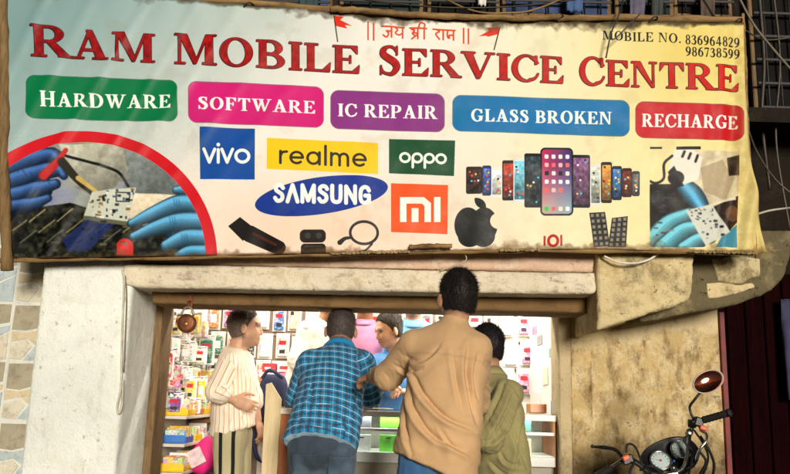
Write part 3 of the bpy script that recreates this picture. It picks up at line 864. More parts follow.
# canopy slab over the opening: fascia below, pinkish band above
def poly(name, pts, Y, d, mat, parent, bev=.01):
    mb = MB(); mb.prism([P(x, y, Y) for x, y in pts], (0, d, 0))
    o = mb.build(name, mat, parent)
    bm = bmesh.new(); bm.from_mesh(o.data)
    bmesh.ops.recalc_face_normals(bm, faces=bm.faces[:])
    bmesh.ops.bevel(bm, geom=[e for e in bm.edges if e.calc_length() > bev * 3], offset=bev, segments=2, affect='EDGES')
    bm.to_mesh(o.data); bm.free()
    return o
poly('canopy_fascia', [(122, 263), (300, 267), (450, 270), (604, 273), (604, 287), (594, 294), (450, 292.5), (300, 290), (138, 287.5), (122, 284)], 4.43, .53, m_fas, bld, .008)
poly('canopy_slab', [(122, 250), (604, 240), (604, 272.5), (450, 269.5), (300, 266.5), (122, 262.5)], 4.455, .54, m_pink, bld, .006)
poly('shutter_box', [(151, 284), (592, 290), (592, 313.4), (400, 309.0), (151, 303.6)], 4.62, .29, plaster('brown_box', (128, 100, 66), (108, 84, 54), (48, 34, 22), s1=2, s2=7, pit=.6, streak=.6, bump=.5, ss=(.6, 2, 3)), bld, .005)
# sloping concrete slab on the right
poly('stair_slab', [(597, 331), (640, 317), (688, 301.5), (693, 296), (695, 235), (597, 235)], 4.40, .59, m_cream, bld, .012)
poly('stair_slab', [(640, 323), (690, 313), (738, 304), (766, 294), (784, 278), (791, 258), (794, 230), (640, 230)], 4.56, .43, m_conc, bld, .012)
poly('plaster_patch', [(712, 259), (742, 256), (760, 258), (761, 276), (750, 279), (741, 284), (718, 281)], 4.548, .03, plaster('pale_patch', (206, 190, 150), (150, 134, 98), (70, 58, 40), s2=12, patch_lo=.46, patch_hi=.58, pit=.9, streak=.7, spots=.8, ss=(2, 2, 1)), bld, .004)
poly('plaster_patch', [(706, 283), (722, 282), (740, 285), (752, 282), (756, 287), (740, 293), (722, 297), (708, 299)], 4.55, .025, m_cream, bld, .004)
def weather(o, vox=.014, amp=.016, size=.12, seed=0):
    r_ = o.modifiers.new('remesh', 'REMESH'); r_.mode = 'VOXEL'; r_.voxel_size = vox; r_.use_smooth_shade = True
    for k, (a_, s_) in enumerate(((amp, size), (amp * .6, size * .28))):
        tx = bpy.data.textures.new('wear_%d' % k, 'CLOUDS'); tx.noise_scale = s_; tx.noise_depth = 3
        d_ = o.modifiers.new('wear', 'DISPLACE'); d_.texture = tx; d_.strength = a_; d_.mid_level = .5; d_.texture_coords = 'GLOBAL'
for o in list(bld.children):
    n_ = o.name.split('.')[0]
    if n_ == 'stair_slab': weather(o, .013, .018)
    elif n_ == 'plaster_patch': weather(o, .008, .010, .05)
    elif n_ in ('canopy_fascia', 'canopy_slab', 'shutter_box'): weather(o, .014, .007)
    elif n_ == 'pillar': weather(o, .018, .008, .16)
# raised plinth, shop floor, ceiling and inner walls
mb = MB(); mb.bbox(-2.6, xr_ + .12, 3.05, 4.98, .002, FLOOR, .02); mb.build('plinth', m_cem, bld)
mb = MB(); mb.box(-2.0, 1.6, 4.98, 7.0, .001, FLOOR); mb.build('shop_floor', m_cem, kind='structure')
YB = 6.36
xil, xir = xl - .05, xr_ + .06
mb = MB(); mb.box(xil - .1, xil, 5.2, YB + .1, FLOOR, 2.9); mb.build('inner_wall', m_room, bld)
mb = MB(); mb.box(xir, xir + .1, 5.2, YB + .1, FLOOR, 2.9); mb.build('inner_wall', m_room, bld)
mb = MB(); mb.box(xil, xir, YB, YB + .1, FLOOR, 2.9); mb.build('inner_wall', m_room, bld)
mb = MB(); mb.bbox(xil + .005, P(500, 350, YB).x, YB - .0105, YB - .0005, FLOOR + .5, 2.6, .002); mb.build('display_board', wood('board_brown', (128, 108, 88), (150, 130, 108), .7, sc=(1.5, 6, 6), dirt=.3), bld)
mb = MB(); mb.box(xil - .1, xir + .1, 5.17, YB + .1, 2.9, 3.0); mb.build('ceiling', m_room, bld)
mb = MB(); mb.bbox(-.72, xir, 5.62, YB, FLOOR + .001, .62, .01); mb.build('raised_platform', wood('platform_wood', (120, 92, 60), (150, 118, 80)), bld)
# doorway on the right with its dark door
xd = xw + .036
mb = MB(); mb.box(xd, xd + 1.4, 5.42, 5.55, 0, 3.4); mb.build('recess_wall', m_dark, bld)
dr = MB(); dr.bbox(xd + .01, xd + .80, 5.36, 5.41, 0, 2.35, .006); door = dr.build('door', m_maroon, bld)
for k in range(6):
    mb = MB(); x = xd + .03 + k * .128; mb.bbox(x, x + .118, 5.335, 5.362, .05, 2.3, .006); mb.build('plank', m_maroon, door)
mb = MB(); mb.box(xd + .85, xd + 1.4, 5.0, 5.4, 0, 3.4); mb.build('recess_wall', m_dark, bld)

# ---- storey above, behind the banner
m_pane = [M('dim_pane', (52, 68, 104), .7, .6, 6, .05, Specular_IOR_Level=.15), M('dark_pane', (22, 20, 20), .8, .4, 6, .05, Specular_IOR_Level=.1), M('teal_pane', (32, 44, 46), .7, .6, 5, .05, Specular_IOR_Level=.15)]
m_bar = M('grille_bar', (30, 27, 24), .6, .3, 20, .2)
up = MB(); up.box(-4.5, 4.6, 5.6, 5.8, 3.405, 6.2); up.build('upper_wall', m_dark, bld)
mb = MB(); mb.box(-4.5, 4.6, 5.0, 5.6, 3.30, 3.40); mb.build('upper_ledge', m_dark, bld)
def window(x0, y0, x1, y1, Y, pm, nb, rows):
    X0, X1, Z0, Z1 = rect(x0, y0, x1, y1, Y)
    mb = MB(); mb.bbox(X0 - .03, X1 + .03, Y, Y + .05, Z0 - .03, Z1 + .03, .006); w = mb.build('window', m_frame, bld)
    mb = MB(); mb.box(X0, X1, Y - .006, Y - .002, Z0, Z1); mb.build('pane', pm, w)
    for k in range(nb):
        x = X0 + (X1 - X0) * (k + .5) / nb
        mb = MB(); mb.tube([(x + random.uniform(-.012, .012), Y - .05, Z0 - .02), (x + random.uniform(-.01, .01), Y - .053, (Z0 + Z1) / 2), (x + random.uniform(-.012, .012), Y - .05, Z1 + .02)], .007, 6); mb.build('grille_bar', m_bar, w)
    for k in range(rows):
        z = Z0 + (Z1 - Z0) * (k + .5) / rows
        mb = MB(); mb.bbox(X0 - .02, X1 + .02, Y - .066, Y - .058, z - .010, z + .010, .002); mb.build('grille_bar', m_bar, w)
for (a, b, pm, nb) in ((-30, 90, 1, 6), (110, 230, 2, 6), (245, 330, 0, 5), (345, 420, 2, 4), (432, 496, 1, 4), (506, 606, 0, 6), (618, 668, 2, 4), (676, 726, 1, 4)):
    window(a, -70, b, 14, 5.55, m_pane[pm], nb, 5)
window(756, -60, 812, 196, 5.5, m_pane[1], 4, 11)
# strings of washing and rags along the grille
for i, (x, y, w_, h_, cc) in enumerate([(630, -6, 16, 32, (96, 90, 110)), (652, -6, 12, 30, (60, 66, 62)), (478, -8, 9, 14, (214, 212, 204)), (566, -8, 18, 20, (70, 96, 140)), (700, -6, 15, 34, (84, 70, 60)), (300, -8, 20, 16, (50, 74, 76))]):
    pts = []
    rows_, cols_ = 8, 8
    v, f = [], []
    for j in range(rows_ + 1):
        for k in range(cols_ + 1):
            p = P(x + w_ * k / cols_ * (1 - .12 * j / rows_), y + h_ * j / rows_, 5.42)
            p.y += .02 * math.sin(k * 1.7 + i) * (j / rows_ + .2)
            v.append(p)
    for j in range(rows_):
        for k in range(cols_):
            a = j * (cols_ + 1) + k
            f.append((a, a + 1, a + cols_ + 2, a + cols_ + 1))
    mb = MB(); mb.add(v, f, True)
    o = mb.build('hanging_cloth', M('cloth_%d' % i, cc, .9, .2, 12, .2), label=['grey cloth hanging from upper window grille right of centre', 'dark green rag hanging on the upper grille', 'small white cloth hanging above the banner', 'faded blue cloth hanging behind the window bars', 'brown cloth hanging beside the upper right window', 'dark teal cloth hanging above the left banner batten'][i], cat='cloth', group='cloths on the upper grille')
    sol = o.modifiers.new('thick', 'SOLIDIFY'); sol.thickness = .004

# ---- stone clad wall at the far left
sw = empty('stone_wall', (-2.4, 4.8, 0), 'wall clad in grey and cream crazy paving stones beside the whitewashed pillar', 'wall')
sx1 = px0 - .002
mb = MB(); mb.box(sx1 - 1.2, sx1, 4.80, 5.0, 0, 3.4); mb.build('mortar_bed', plaster('mortar', (222, 222, 212), (200, 198, 188), (140, 132, 112), pit=.3), sw)
st_m = [plaster('stone_%d' % i, c, tuple(int(x * .86) for x in c), tuple(int(x * .5) for x in c), s1=4, s2=14, pit=.4, streak=.2, bump=.5) for i, c in enumerate([(176, 166, 142), (216, 200, 166), (190, 202, 204), (224, 216, 194), (168, 156, 132), (208, 184, 144)])]
tile = [([(.03, .55), (.30, .53), (.62, .60), (.97, .66), (.97, .97), (.03, .97)], 0), ([(.03, .05), (.28, .03), (.46, .26), (.34, .36), (.03, .30)], 3), ([(.03, .34), (.34, .40), (.50, .30), (.97, .52), (.97, .62), (.62, .56), (.30, .49), (.03, .51)], 1),
        ([(.33, .03), (.97, .03), (.97, .48), (.52, .27)], 2)]
TW = .30
zt0 = P(15, 303, 4.8).z
TH = .345
for r in range(-4, 3):
    for c in range(4):
        for k, (pp, ci) in enumerate(tile):
            x1_, z1_ = sx1 - c * TW, zt0 + r * TH
            q = [((1 - u) if False else u, v) for u, v in pp]
            rr2 = random.Random(r * 31 + c * 7 + k)
            pts = [(x1_ - TW + TW * min(.985, max(.015, u + rr2.uniform(-.012, .012))), 4.801, z1_ + TH * min(.985, max(.015, v + rr2.uniform(-.012, .012)))) for u, v in q]
            if pts[0][2] > 3.2: continue
            cc = Vector((sum(p[0] for p in pts) / len(pts), 0, sum(p[2] for p in pts) / len(pts)))
            dp = rr2.uniform(.004, .008)
            fr = [(cc.x + (p[0] - cc.x) * .985, 4.801 - dp, cc.z + (p[2] - cc.z) * .985) for p in pts]
            n = len(pts)
            mb = MB(); mb.add(pts + fr, [tuple(range(n, 2 * n))] + [(i, (i + 1) % n, (i + 1) % n + n, i + n) for i in range(n)])
            mb.build('stone', st_m[(ci + (1 if rr2.random() < .25 else 0)) % 6], sw)

# ================================================================== THE BANNER
YBN = 4.30
t = NT('banner_vinyl')
tex = t.n('ShaderNodeTexImage'); tex.image = img; tex.interpolation = 'Cubic'
t.l(t.co.outputs['UV'], tex.inputs[0])
bn_ = t.noise(55, 4, .6)
t.l(t.bump(bn_, .10, .004), t.b.inputs['Normal'])
m_ban = t.set(Base_Color=tex.outputs[0], Roughness=t.ramp(t.noise(9, 4), .3, .7, (.34, .34, .34, 1), (.52, .52, .52, 1)), Specular_IOR_Level=.10)
topx, topy = [0, 155, 250, 370, 510, 640, 742], [-9, -3, 6, 16, 22, 21, 24]
botx, boty = [0, 200, 450, 600, 765], [259, 256, 250.5, 249, 253]
def wrinkle(x, y):
    k = 0
    # diagonal creases running down to the left on the left half
    for (c, s, a, w) in ((60, .55, .010, 7), (96, .62, .013, 6), (128, .60, .011, 5), (158, .7, .014, 7), (196, .75, .009, 8), (30, .5, .010, 6), (232, .8, .006, 9)):
        d = (x + s * y - c * 1.55) / w
        k += 1.35 * a * np.exp(-d * d) * np.clip(1.15 - x / 330, 0, 1)
    k += .006 * np.sin(x / 37 + 1.3 * np.sin(y / 60)) + .004 * np.sin(y / 45 + x / 120)
    tb = np.interp(x, topx, topy)
    k += .008 * np.sin(x / 7.5 + np.sin(x / 31) * 2) * np.exp(-(y - tb) / 16)
    bb_ = np.interp(x, botx, boty)
    k += .007 * np.sin(x / 9 + 2 * np.sin(x / 40)) * np.exp(-(bb_ - y) / 12)
    e = np.clip((x - 700) / 45, 0, 1.4)
    k += .016 * e * np.sin((x + .10 * y) / 3.6 + np.sin(y / 30)) * (.35 + .65 * np.clip(y / 200, 0, 1))
    n = fbm(np.stack([x / 60, y / 60, 0 * x], 1), 5, 3) * .006
    return k + n
NX, NY = 300, 104
uu, vv = np.meshgrid(np.linspace(0, 1, NX), np.linspace(0, 1, NY))
vv = vv.ravel(); uu = uu.ravel()
xlft = 4 + 5 * vv
xrgt = np.interp(vv, [0, .3, .48, .7, .85, 1], [742.5, 744, 747.5, 755, 761, 766])
# keep the print in place: the right fringe is stretched beyond pixel 742
gx = xlft + (xrgt - xlft) * uu
ty, by = np.interp(gx, topx, topy), np.interp(gx, botx, boty)
gy = ty + (by - ty) * vv
wr = wrinkle(gx, gy)
vb = []
for x, y, w_ in zip(gx, gy, wr):
    p = P(x, y, YBN); p.y -= float(w_)
    vb.append(p)
fb = [(j * NX + i, (j + 1) * NX + i, (j + 1) * NX + i + 1, j * NX + i + 1) for j in range(NY - 1) for i in range(NX - 1)]
ban = empty('shop_banner', P(380, 255, YBN), 'long printed vinyl banner for a mobile phone repair shop above the opening', 'banner')
mb = MB(); mb.add(vb, fb, True)
sheet = mb.build('printed_sheet', m_ban, ban)
uvl = sheet.data.uv_layers.new(name='UVMap')
li = np.zeros(len(sheet.data.loops), np.int32); sheet.data.loops.foreach_get('vertex_index', li)
uvs = np.stack([(gx[li] - OX) / CW, 1 - (gy[li] - OY) / CH], 1).astype(np.float32)
uvl.data.foreach_set('uv', uvs.ravel())
sol = sheet.modifiers.new('thick', 'SOLIDIFY'); sol.thickness = .0015; sol.offset = 1
m_batten = wood('batten_wood', (106, 80, 46), (168, 134, 84), sc=(1.2, 9, 9), dirt=.7)
def batten(name, pts, r, Y, mat, n=7, jit=.004):
    p = [P(x, y, Y) for x, y in pts]
    p = spline(p, 10)
    p = [q + Vector((random.uniform(-jit, jit), random.uniform(-jit, jit), random.uniform(-jit, jit))) for q in p]
    mb = MB(); mb.tube(p, [r * random.uniform(.85, 1.15) for _ in p], n)
    return mb.build(name, mat, ban)
batten('batten', [(120, -7), (250, 3), (370, 13), (510, 19), (600, 18), (742, 20)], .022, YBN + .035, m_batten)
batten('batten', [(330, 9), (372, 11), (440, 16), (520, 18), (560, 17)], .017, YBN - .025, m_batten)
batten('batten', [(0, 260.5), (200, 257), (450, 251.5), (600, 250.5), (752, 253)], .014, YBN + .02, m_batten)
batten('batten', [(409, 247), (430, 246), (452, 246)], .013, YBN - .03, m_batten, jit=.001)
batten('post', [(2, -30), (4, 60), (4, 160), (7, 270)], .030, YBN - .01, wood('post_wood', (96, 72, 44), (150, 120, 76)), 9, .002)
batten('post', [(743, 14), (745, 60), (747, 120), (752, 200), (757, 258)], .010, YBN + .03, m_batten, 6, .002)
# ragged strips along the bottom edge
rag = M('rag_vinyl', (150, 128, 90), .7, .4, 18, .4)
for (xa, xb, sd) in ((330, 410, 3), (500, 540, 4), (690, 758, 6)):
    rr2 = random.Random(sd); v, f = [], []
    n = int((xb - xa) / 1.3)
    for k in range(n + 1):
        x = xa + (xb - xa) * k / n
        yb = float(np.interp(x, botx, boty))
        a, b = P(x, yb - .3 - rr2.random() * 1.6, YBN - .012 - .01 * rr2.random()), P(x, yb + .6 + rr2.random() * 1.3, YBN - .020 + .012 * rr2.random())
        v += [a, b]
    f = [(2 * k, 2 * k + 1, 2 * k + 3, 2 * k + 2) for k in range(n)]
    mb = MB(); mb.add(v, f); o = mb.build('frayed_edge', rag, ban)
    sol = o.modifiers.new('thick', 'SOLIDIFY'); sol.thickness = .003
for x, y in ((247, 5), (120, -2), (440, 17), (560, 17), (655, 19), (740, 21)):
    mb = MB(); c = P(x, y, YBN - .03)
    mb.tube([c + Vector((.028 * math.cos(a), .045 * math.sin(a) + .05, .03 * math.sin(a * 2) * .2 + .028 * math.cos(a + .6))) for a in [k * .52 for k in range(13)]], .005, 5)
    mb.build('tie_wire', M('tie_wire_metal', (50, 40, 32), .6), ban)

# ================================================================== CABLES
def cable(pts, r, col, label, name='cable', nm=None):
    p = spline([P(*q) for q in pts], 10)
    mb = MB(); mb.tube(p, r, 7)
    return mb.build(name, M('cable_%d_%d_%d' % col, col, .5, .2, 20, .1), label=label, cat='cable', origin=p[0])
cable([(628, -20, 4.4), (621, 8, 4.24), (617, 20, 4.22), (611, 34, 4.22), (606, 58, 4.225)], .0045, (34, 30, 28), 'thin black wire dangling over the telephone number on the banner')
cable([(640, 14, 4.23), (628, 26, 4.21), (617, 37, 4.22), (612, 40, 4.22)], .0040, (60, 52, 40), 'short dark twig of wire caught on the banner top right')
cable([(730, -20, 4.9), (752, 22, 4.85), (772, 48, 4.8), (800, 80, 4.7)], .008, (120, 112, 98), 'grey overhead cable crossing the dark window at top right')
cable([(744, 115, 4.5), (756, 150, 4.7), (776, 180, 4.8), (800, 200, 4.8)], .005, (96, 86, 70), 'thin brown cable sagging beside the banner right edge')
cable([(752, 216, 4.4), (768, 211, 4.35), (785, 208.5, 4.3), (805, 207, 4.2)], .006, (214, 206, 190), 'thin white cable leaving the banner towards the right')
cable([(604, 256, 4.36), (618, 262, 4.34), (636, 263, 4.34), (650, 259, 4.35), (660, 252, 4.37)], .006, (226, 220, 206), 'white cable loop hanging under the banner over the concrete slab')
cable([(463, 250, 4.34), (466, 260, 4.36), (452, 266, 4.40), (440, 271, 4.415)], .003, (206, 196, 170), 'pale string trailing down from the banner onto the fascia')
cable([(122, 270, 4.44), (124, 284, 4.438), (122.5, 320, 4.438), (121.5, 360, 4.438), (121, 385, 4.438), (117, 408, 4.438), (119, 413, 4.438), (122, 404, 4.438), (123, 380, 4.436)], .006, (196, 190, 168), 'twisted pale wire running down the whitewashed pillar')
cable([(125.6, 276, 4.434), (126.5, 300, 4.434), (125, 340, 4.434), (123.5, 372, 4.434)], .004, (120, 108, 84), 'thin brown wire beside the pale wire on the pillar')

for i, (pts, r, col, lab) in enumerate([
    ([(690, -20, 4.7), (706, 4, 4.6), (716, 18, 4.5), (738, 26, 4.4)], .006, (44, 38, 32), 'dark wire looping down to the banner right corner'),
    ([(758, -20, 5.2), (764, 60, 5.2), (762, 120, 5.2), (770, 190, 5.2)], .012, (58, 50, 40), 'thick dark pipe running down the right upper wall'),
    ([(744, 30, 4.6), (766, 40, 4.9), (800, 36, 5.0)], .005, (90, 80, 62), 'thin wire stretched right from the banner corner post'),
    ([(772, -20, 5.1), (780, 60, 5.1), (776, 140, 5.1), (790, 230, 5.1)], .007, (76, 66, 52), 'brown wire hanging in front of the upper right grille'),
    ([(300, -14, 4.6), (380, 2, 4.45), (470, 8, 4.4), (560, 2, 4.5), (640, -14, 4.6)], .005, (52, 44, 36), 'dark wire sagging above the banner batten'),
    ([(420, -14, 4.6), (470, 10, 4.4), (510, 13, 4.36), (540, 8, 4.4), (590, -14, 4.6)], .006, (140, 110, 66), 'brown rope sagging above the banner centre')]):
    cable(pts, r, col, lab)

# ================================================================== INSIDE THE SHOP
def tube_light(loc, ln, axis, energy, label):
    r = empty('tube_light', loc, label, 'light', 'tube lights inside the shop')
    a = Vector((1, 0, 0)) if axis == 'x' else Vector((0, 1, 0))
    L = Vector(loc)
    mb = MB(); e = a * ln / 2
    lo, hi = L - e, L + e
    w = .03
    if axis == 'x': mb.bbox(lo.x, hi.x, L.y - w, L.y + w, L.z, L.z + .035, .005)
    else: mb.bbox(L.x - w, L.x + w, lo.y, hi.y, L.z, L.z + .035, .005)
    mb.build('housing', M('white_metal', (232, 232, 228), .4, .05), r)
    mb = MB(); mb.tube([lo + a * .03 - Vector((0, 0, .02)), hi - a * .03 - Vector((0, 0, .02))], .014, 10)
    mb.build('tube', emit('tube_glow', (255, 246, 230), 18), r)
    d = bpy.data.lights.new('tube_lamp', 'AREA'); d.shape = 'RECTANGLE'; d.size = ln; d.size_y = .04
    d.energy = energy; d.color = (1, .95, .86)
    o = bpy.data.objects.new('tube_lamp', d); COL.objects.link(o); o.parent = r
    o.location = (0, 0, -.045)
    o.rotation_euler = (0, 0, 0 if axis == 'x' else math.pi / 2)
LE = 13
tube_light((-.75, 5.72, 2.80), 1.2, 'x', LE, 'white tube light on the shop ceiling over the left aisle')
tube_light((.45, 5.72, 2.80), 1.2, 'x', LE * 1.25, 'white tube light on the shop ceiling over the glass counter')
tube_light((xir - .06, 5.75, 2.62), 1.0, 'y', LE * 1.05, 'unseen white tube light added high on the bare right wall')  # added to blow out the right side of the shop

ORD = ['first', 'second', 'third', 'fourth', 'fifth', 'sixth', 'seventh', 'eighth', 'ninth', 'tenth', 'eleventh', 'twelfth', 'thirteenth', 'fourteenth', 'fifteenth', 'sixteenth', 'seventeenth', 'eighteenth', 'nineteenth', 'twentieth', 'twenty-first', 'twenty-second']
CN = {'orange': (206, 128, 70), 'purple': (150, 90, 170), 'blue': (60, 120, 200), 'teal': (60, 130, 116), 'white': (236, 234, 230), 'cream': (232, 214, 180), 'red': (206, 40, 52), 'yellow': (246, 200, 40), 'pink': (226, 120, 160), 'grey': (120, 122, 128), 'green': (112, 196, 60), 'black': (44, 42, 46), 'gold': (206, 166, 80)}
def cm(c): return M('pack_' + c, CN[c], .35, .10, 16, .05)
def pm(c, k):
    n_ = 'printed_%s_%d' % (c, k)
    if n_ in _mats: return _mats[n_]
    t = NT(n_)
    vo = t.n('ShaderNodeTexVoronoi'); vo.inputs['Scale'].default_value = (26, 38, 18)[k]; vo.distance = 'CHEBYCHEV'
    t.l(t.vec((1, 1, (1.0, .5, 1.6)[k])), vo.inputs['Vector'])
    hs_ = t.n('ShaderNodeHueSaturation'); hs_.inputs['Saturation'].default_value = .75; hs_.inputs['Value'].default_value = 1.0
    t.l(vo.outputs['Color'], hs_.inputs['Color'])
    c1 = t.mix(t.math('MULTIPLY', t.ramp(t.noise(14, 3), .48, .52), .75), srgb(*CN[c]), hs_.outputs[0])
    ln_ = t.ramp(t.noise(70, 2, .5, sc=(1, 1, 3.0)), .57, .60)
    c1 = t.mix(t.math('MULTIPLY', ln_, .7), c1, srgb(*((250, 248, 240) if k != 1 else (36, 34, 40))))
    m = t.set(Base_Color=c1, Roughness=.3)
    _mats[n_] = m
    return m
m_card = M('pack_card', (240, 240, 238), .45, .08, 12, .05)
m_dk = M('dark_detail', (40, 40, 44), .4)
m_hook = M('chrome_hook', (190, 190, 190), .25, .1, metal=1.0)
def pack(c, col, nx, label, group, w=.105, h=.19, th=.016, style=0):
    """blister pack: card, moulded case, camera hole or print, hook. c = top centre; nx: 0 faces -Y, 1 faces +X"""
    r = empty('phone_case_pack', c, label, 'pack', group)
    c = Vector(c)
    def B(u0, u1, d0, d1, z0, z1, b):
        mb = MB()
        if nx == 0: mb.bbox(c.x + u0, c.x + u1, c.y - d1, c.y - d0, c.z + z0, c.z + z1, b)
        else: mb.bbox(c.x + d0, c.x + d1, c.y + u0, c.y + u1, c.z + z0, c.z + z1, b)
        return mb
    B(-w / 2, w / 2, 0, .004, -h, 0, .0015).build('card', m_card, r)
    k = B(-w * .38, w * .38, .005, .005 + th, -h * .93, -h * .17, .006).build('case', pm(col, (int(abs(c.x * 97) + abs(c.z * 53) + abs(c.y * 31)) % 3)), r)
    if style == 0:
        B(-w * .30, -w * .06, .006 + th, .009 + th, -h * .36, -h * .22, .002).build('camera_opening', m_dk, k)
    elif style == 1:
        B(-w * .22, w * .22, .006 + th, .0075 + th, -h * .72, -h * .40, .001).build('print', m_card, k)
    else:
        B(-w * .26, w * .26, .006 + th, .0075 + th, -h * .46, -h * .30, .001).build('print', cm('red' if col != 'red' else 'white'), k)
        B(-w * .20, w * .20, .006 + th, .0075 + th, -h * .80, -h * .66, .001).build('print', m_dk, k)
    mb = MB()
    d = Vector((0, -1, 0)) if nx == 0 else Vector((1, 0, 0))
    mb.tube([c + d * .002 + Vector((0, 0, -.018)), c + d * .05 + Vector((0, 0, -.016)), c + d * .056 + Vector((0, 0, -.006))], .0025, 5)
    mb.build('hook', m_hook, r)
    return r
rows_c = [['white', 'orange', 'purple', 'grey', 'white', 'blue', 'cream', 'white', 'teal', 'white', 'pink', 'cream', 'white', 'blue', 'grey', 'white', 'pink', 'white', 'cream', 'white'],
          ['gold', 'teal', 'cream', 'black', 'white', 'white', 'pink', 'white', 'white', 'grey', 'blue', 'white', 'orange', 'white', 'cream', 'white', 'teal', 'white', 'white', 'white'],
          ['grey', 'black', 'red', 'blue', 'orange', 'red', 'white', 'grey', 'cream', 'teal', 'white', 'red', 'white', 'gold', 'white', 'blue', 'white', 'pink', 'white', 'white']]
RN = ['top', 'middle', 'bottom']
for r in range(3):
    for k in range(22):
        px_ = 199 + k * 16.2 + (r % 2) * 3
        col = (rows_c[r] + ['pink', 'white', 'cream'])[k]
        c = P(px_, 305.5 + 27.2 * r + .028 * (px_ - 250), YB - .012)
        pack(c + Vector((random.uniform(-.006, .006), -.004 * (k % 3), random.uniform(-.008, .006))), col, 0, '%s phone cover on white card, %s from left in %s row of back wall' % (col, ORD[k], RN[r]), 'phone covers hung on the back wall', w=random.uniform(.10, .122), h=random.uniform(.185, .205), style=(k * 7 + r * 3) % 3)
# rails behind the covers
for r in range(3):
    mb = MB(); z = P(300, 307 + 27.2 * r, YB - .02).z + .012
    mb.bbox(xil + .02, xir - .02, YB - .018, YB - .002, z - .03, z - .01, .003); mb.build('hook_rail', M('rail_metal', (150, 140, 128), .4), bld)
# left wall: hanging packs seen edge on, then shelves with trays
lc = [['white', 'yellow', 'white', 'yellow', 'cream', 'yellow', 'white'], ['white', 'white', 'yellow', 'white', 'green', 'yellow', 'white'], ['red', 'white', 'green', 'yellow', 'white', 'yellow', 'gold'], ['white', 'purple', 'white', 'black', 'yellow', 'orange', 'white']]
LN = ['uppermost', 'second', 'third', 'lowest hung']
for r in range(4):
    for k in range(7):
        Y_ = 5.27 + k * .155
        z = P(180, 311 + r * 25.5, 5.5).z
        pack((xil + .002, Y_, z), lc[r][k], 1, '%s packet hung on left shop wall, %s row, %s from the doorway' % (lc[r][k], LN[r], ORD[k]), 'packets hung on the left wall', w=.12, h=.145 + .02 * ((k + r) % 3), th=.03 + .035 * ((k * 5 + r) % 3), style=(k + r) % 3)
# long display arms with packets facing the street
for i, (px_, py_, Y_, col, w, h) in enumerate([(178, 313, 5.32, 'yellow', .075, .15), (196, 312, 5.6, 'yellow', .09, .16), (170, 348, 5.22, 'red', .07, .20), (188, 341, 5.5, 'white', .12, .14), (201, 346, 5.8, 'white', .10, .13), (186, 366, 5.5, 'white', .10, .10), (192, 376, 5.55, 'yellow', .08, .17), (203, 376, 5.75, 'yellow', .07, .18), (176, 393, 5.3, 'purple', .11, .13), (193, 398, 5.5, 'orange', .11, .10), (208, 335, 6.0, 'teal', .12, .22), (184, 322, 5.45, 'white', .09, .14), (168, 318, 5.25, 'white', .07, .2)]):
    c = P(px_, py_, Y_)
    r = pack(c, col, 0, ['yellow packet on display arm next to the padlock', 'tall yellow packet behind the hanging padlock', 'red pouch dangling nearest the left door frame', 'white packet on a slanted wire arm at left', 'white packet on the farther slanted wire arm', 'small white packet with red print on left arm', 'yellow packet low on the left display arm', 'narrow yellow packet low at the end of left display', 'purple box hanging low by the left door frame', 'orange box beside the low purple box', 'large teal phone cover at the corner of left wall', 'white packet half behind the yellow one at left', 'slim white packet touching the left door frame'][i], 'packets on the display arms', w=w, h=h, th=.03, style=1 if i % 2 else 2)
    mb = MB(); mb.tube([(xil, c.y - .01, c.z + .02), (c.x, c.y - .012, c.z - .012), (c.x + .05, c.y - .014, c.z - .004)], .004, 6)
    mb.build('display_arm', m_hook, r)
shf = empty('wall_shelf_unit', (xil, 5.2, FLOOR), 'open pale shelf unit with small trays along the left shop wall', 'shelf')
m_shelf = M('shelf_board', (214, 206, 190), .6, .1, 5, .1)
for k, py_ in enumerate((415, 442, 470)):
    z = P(175, py_, 5.4).z
    mb = MB(); mb.bbox(xil, xil + .17, 5.22, 6.3, z - .02, z, .003); mb.build('shelf_board', m_shelf, shf)
for k in range(1):
    y = 6.301
    mb = MB(); mb.bbox(xil, xil + .165, y, y + .018, FLOOR, P(175, 412, 5.4).z + .01, .003); mb.build('side_panel', m_shelf, shf)
tc = ['yellow', 'orange', 'yellow', 'cream', 'blue', 'yellow', 'white', 'gold', 'yellow', 'white', 'orange', 'yellow']
for i in range(12):
    k, j = i // 4, i % 4
    z = P(175, (415, 442, 470)[k], 5.4).z + .001
    y = 5.27 + j * .25
    r = empty('storage_tray', (xil + .09, y + .1, z), '%s plastic tray on %s shelf of left wall unit, %s from the doorway' % (tc[i], ('top', 'middle', 'lower')[k], ORD[j]), 'tray', 'trays on the left shelf unit')
    mb = MB(); x0, x1 = xil + .012, xil + .165
    mb.bbox(x0, x1, y, y + .2, z, z + .008, .002); mb.bbox(x0, x0 + .006, y, y + .2, z + .008, z + .06, .002); mb.bbox(x1 - .006, x1, y, y + .2, z + .008, z + .04, .002)
    mb.bbox(x0 + .006, x1 - .006, y, y + .006, z + .008, z + .05, .002); mb.bbox(x0 + .006, x1 - .006, y + .194, y + .2, z + .008, z + .05, .002)
    mb.build('tray', cm(tc[i]), r)
    for q in range(5):
        mb = MB(); yy = y + .012 + q * .036; mb.bbox(x0 + .012, x1 - .014, yy, yy + .028, z + .009, z + .06 + .05 * random.random(), .003, rot=Matrix.Rotation(random.uniform(-.2, .2), 3, 'X'))
        mb.build('accessory_box', pm(['white', 'yellow', 'cream', 'yellow', 'orange', 'white', 'gold'][(i * 3 + q) % 7], (i + q) % 3), r)

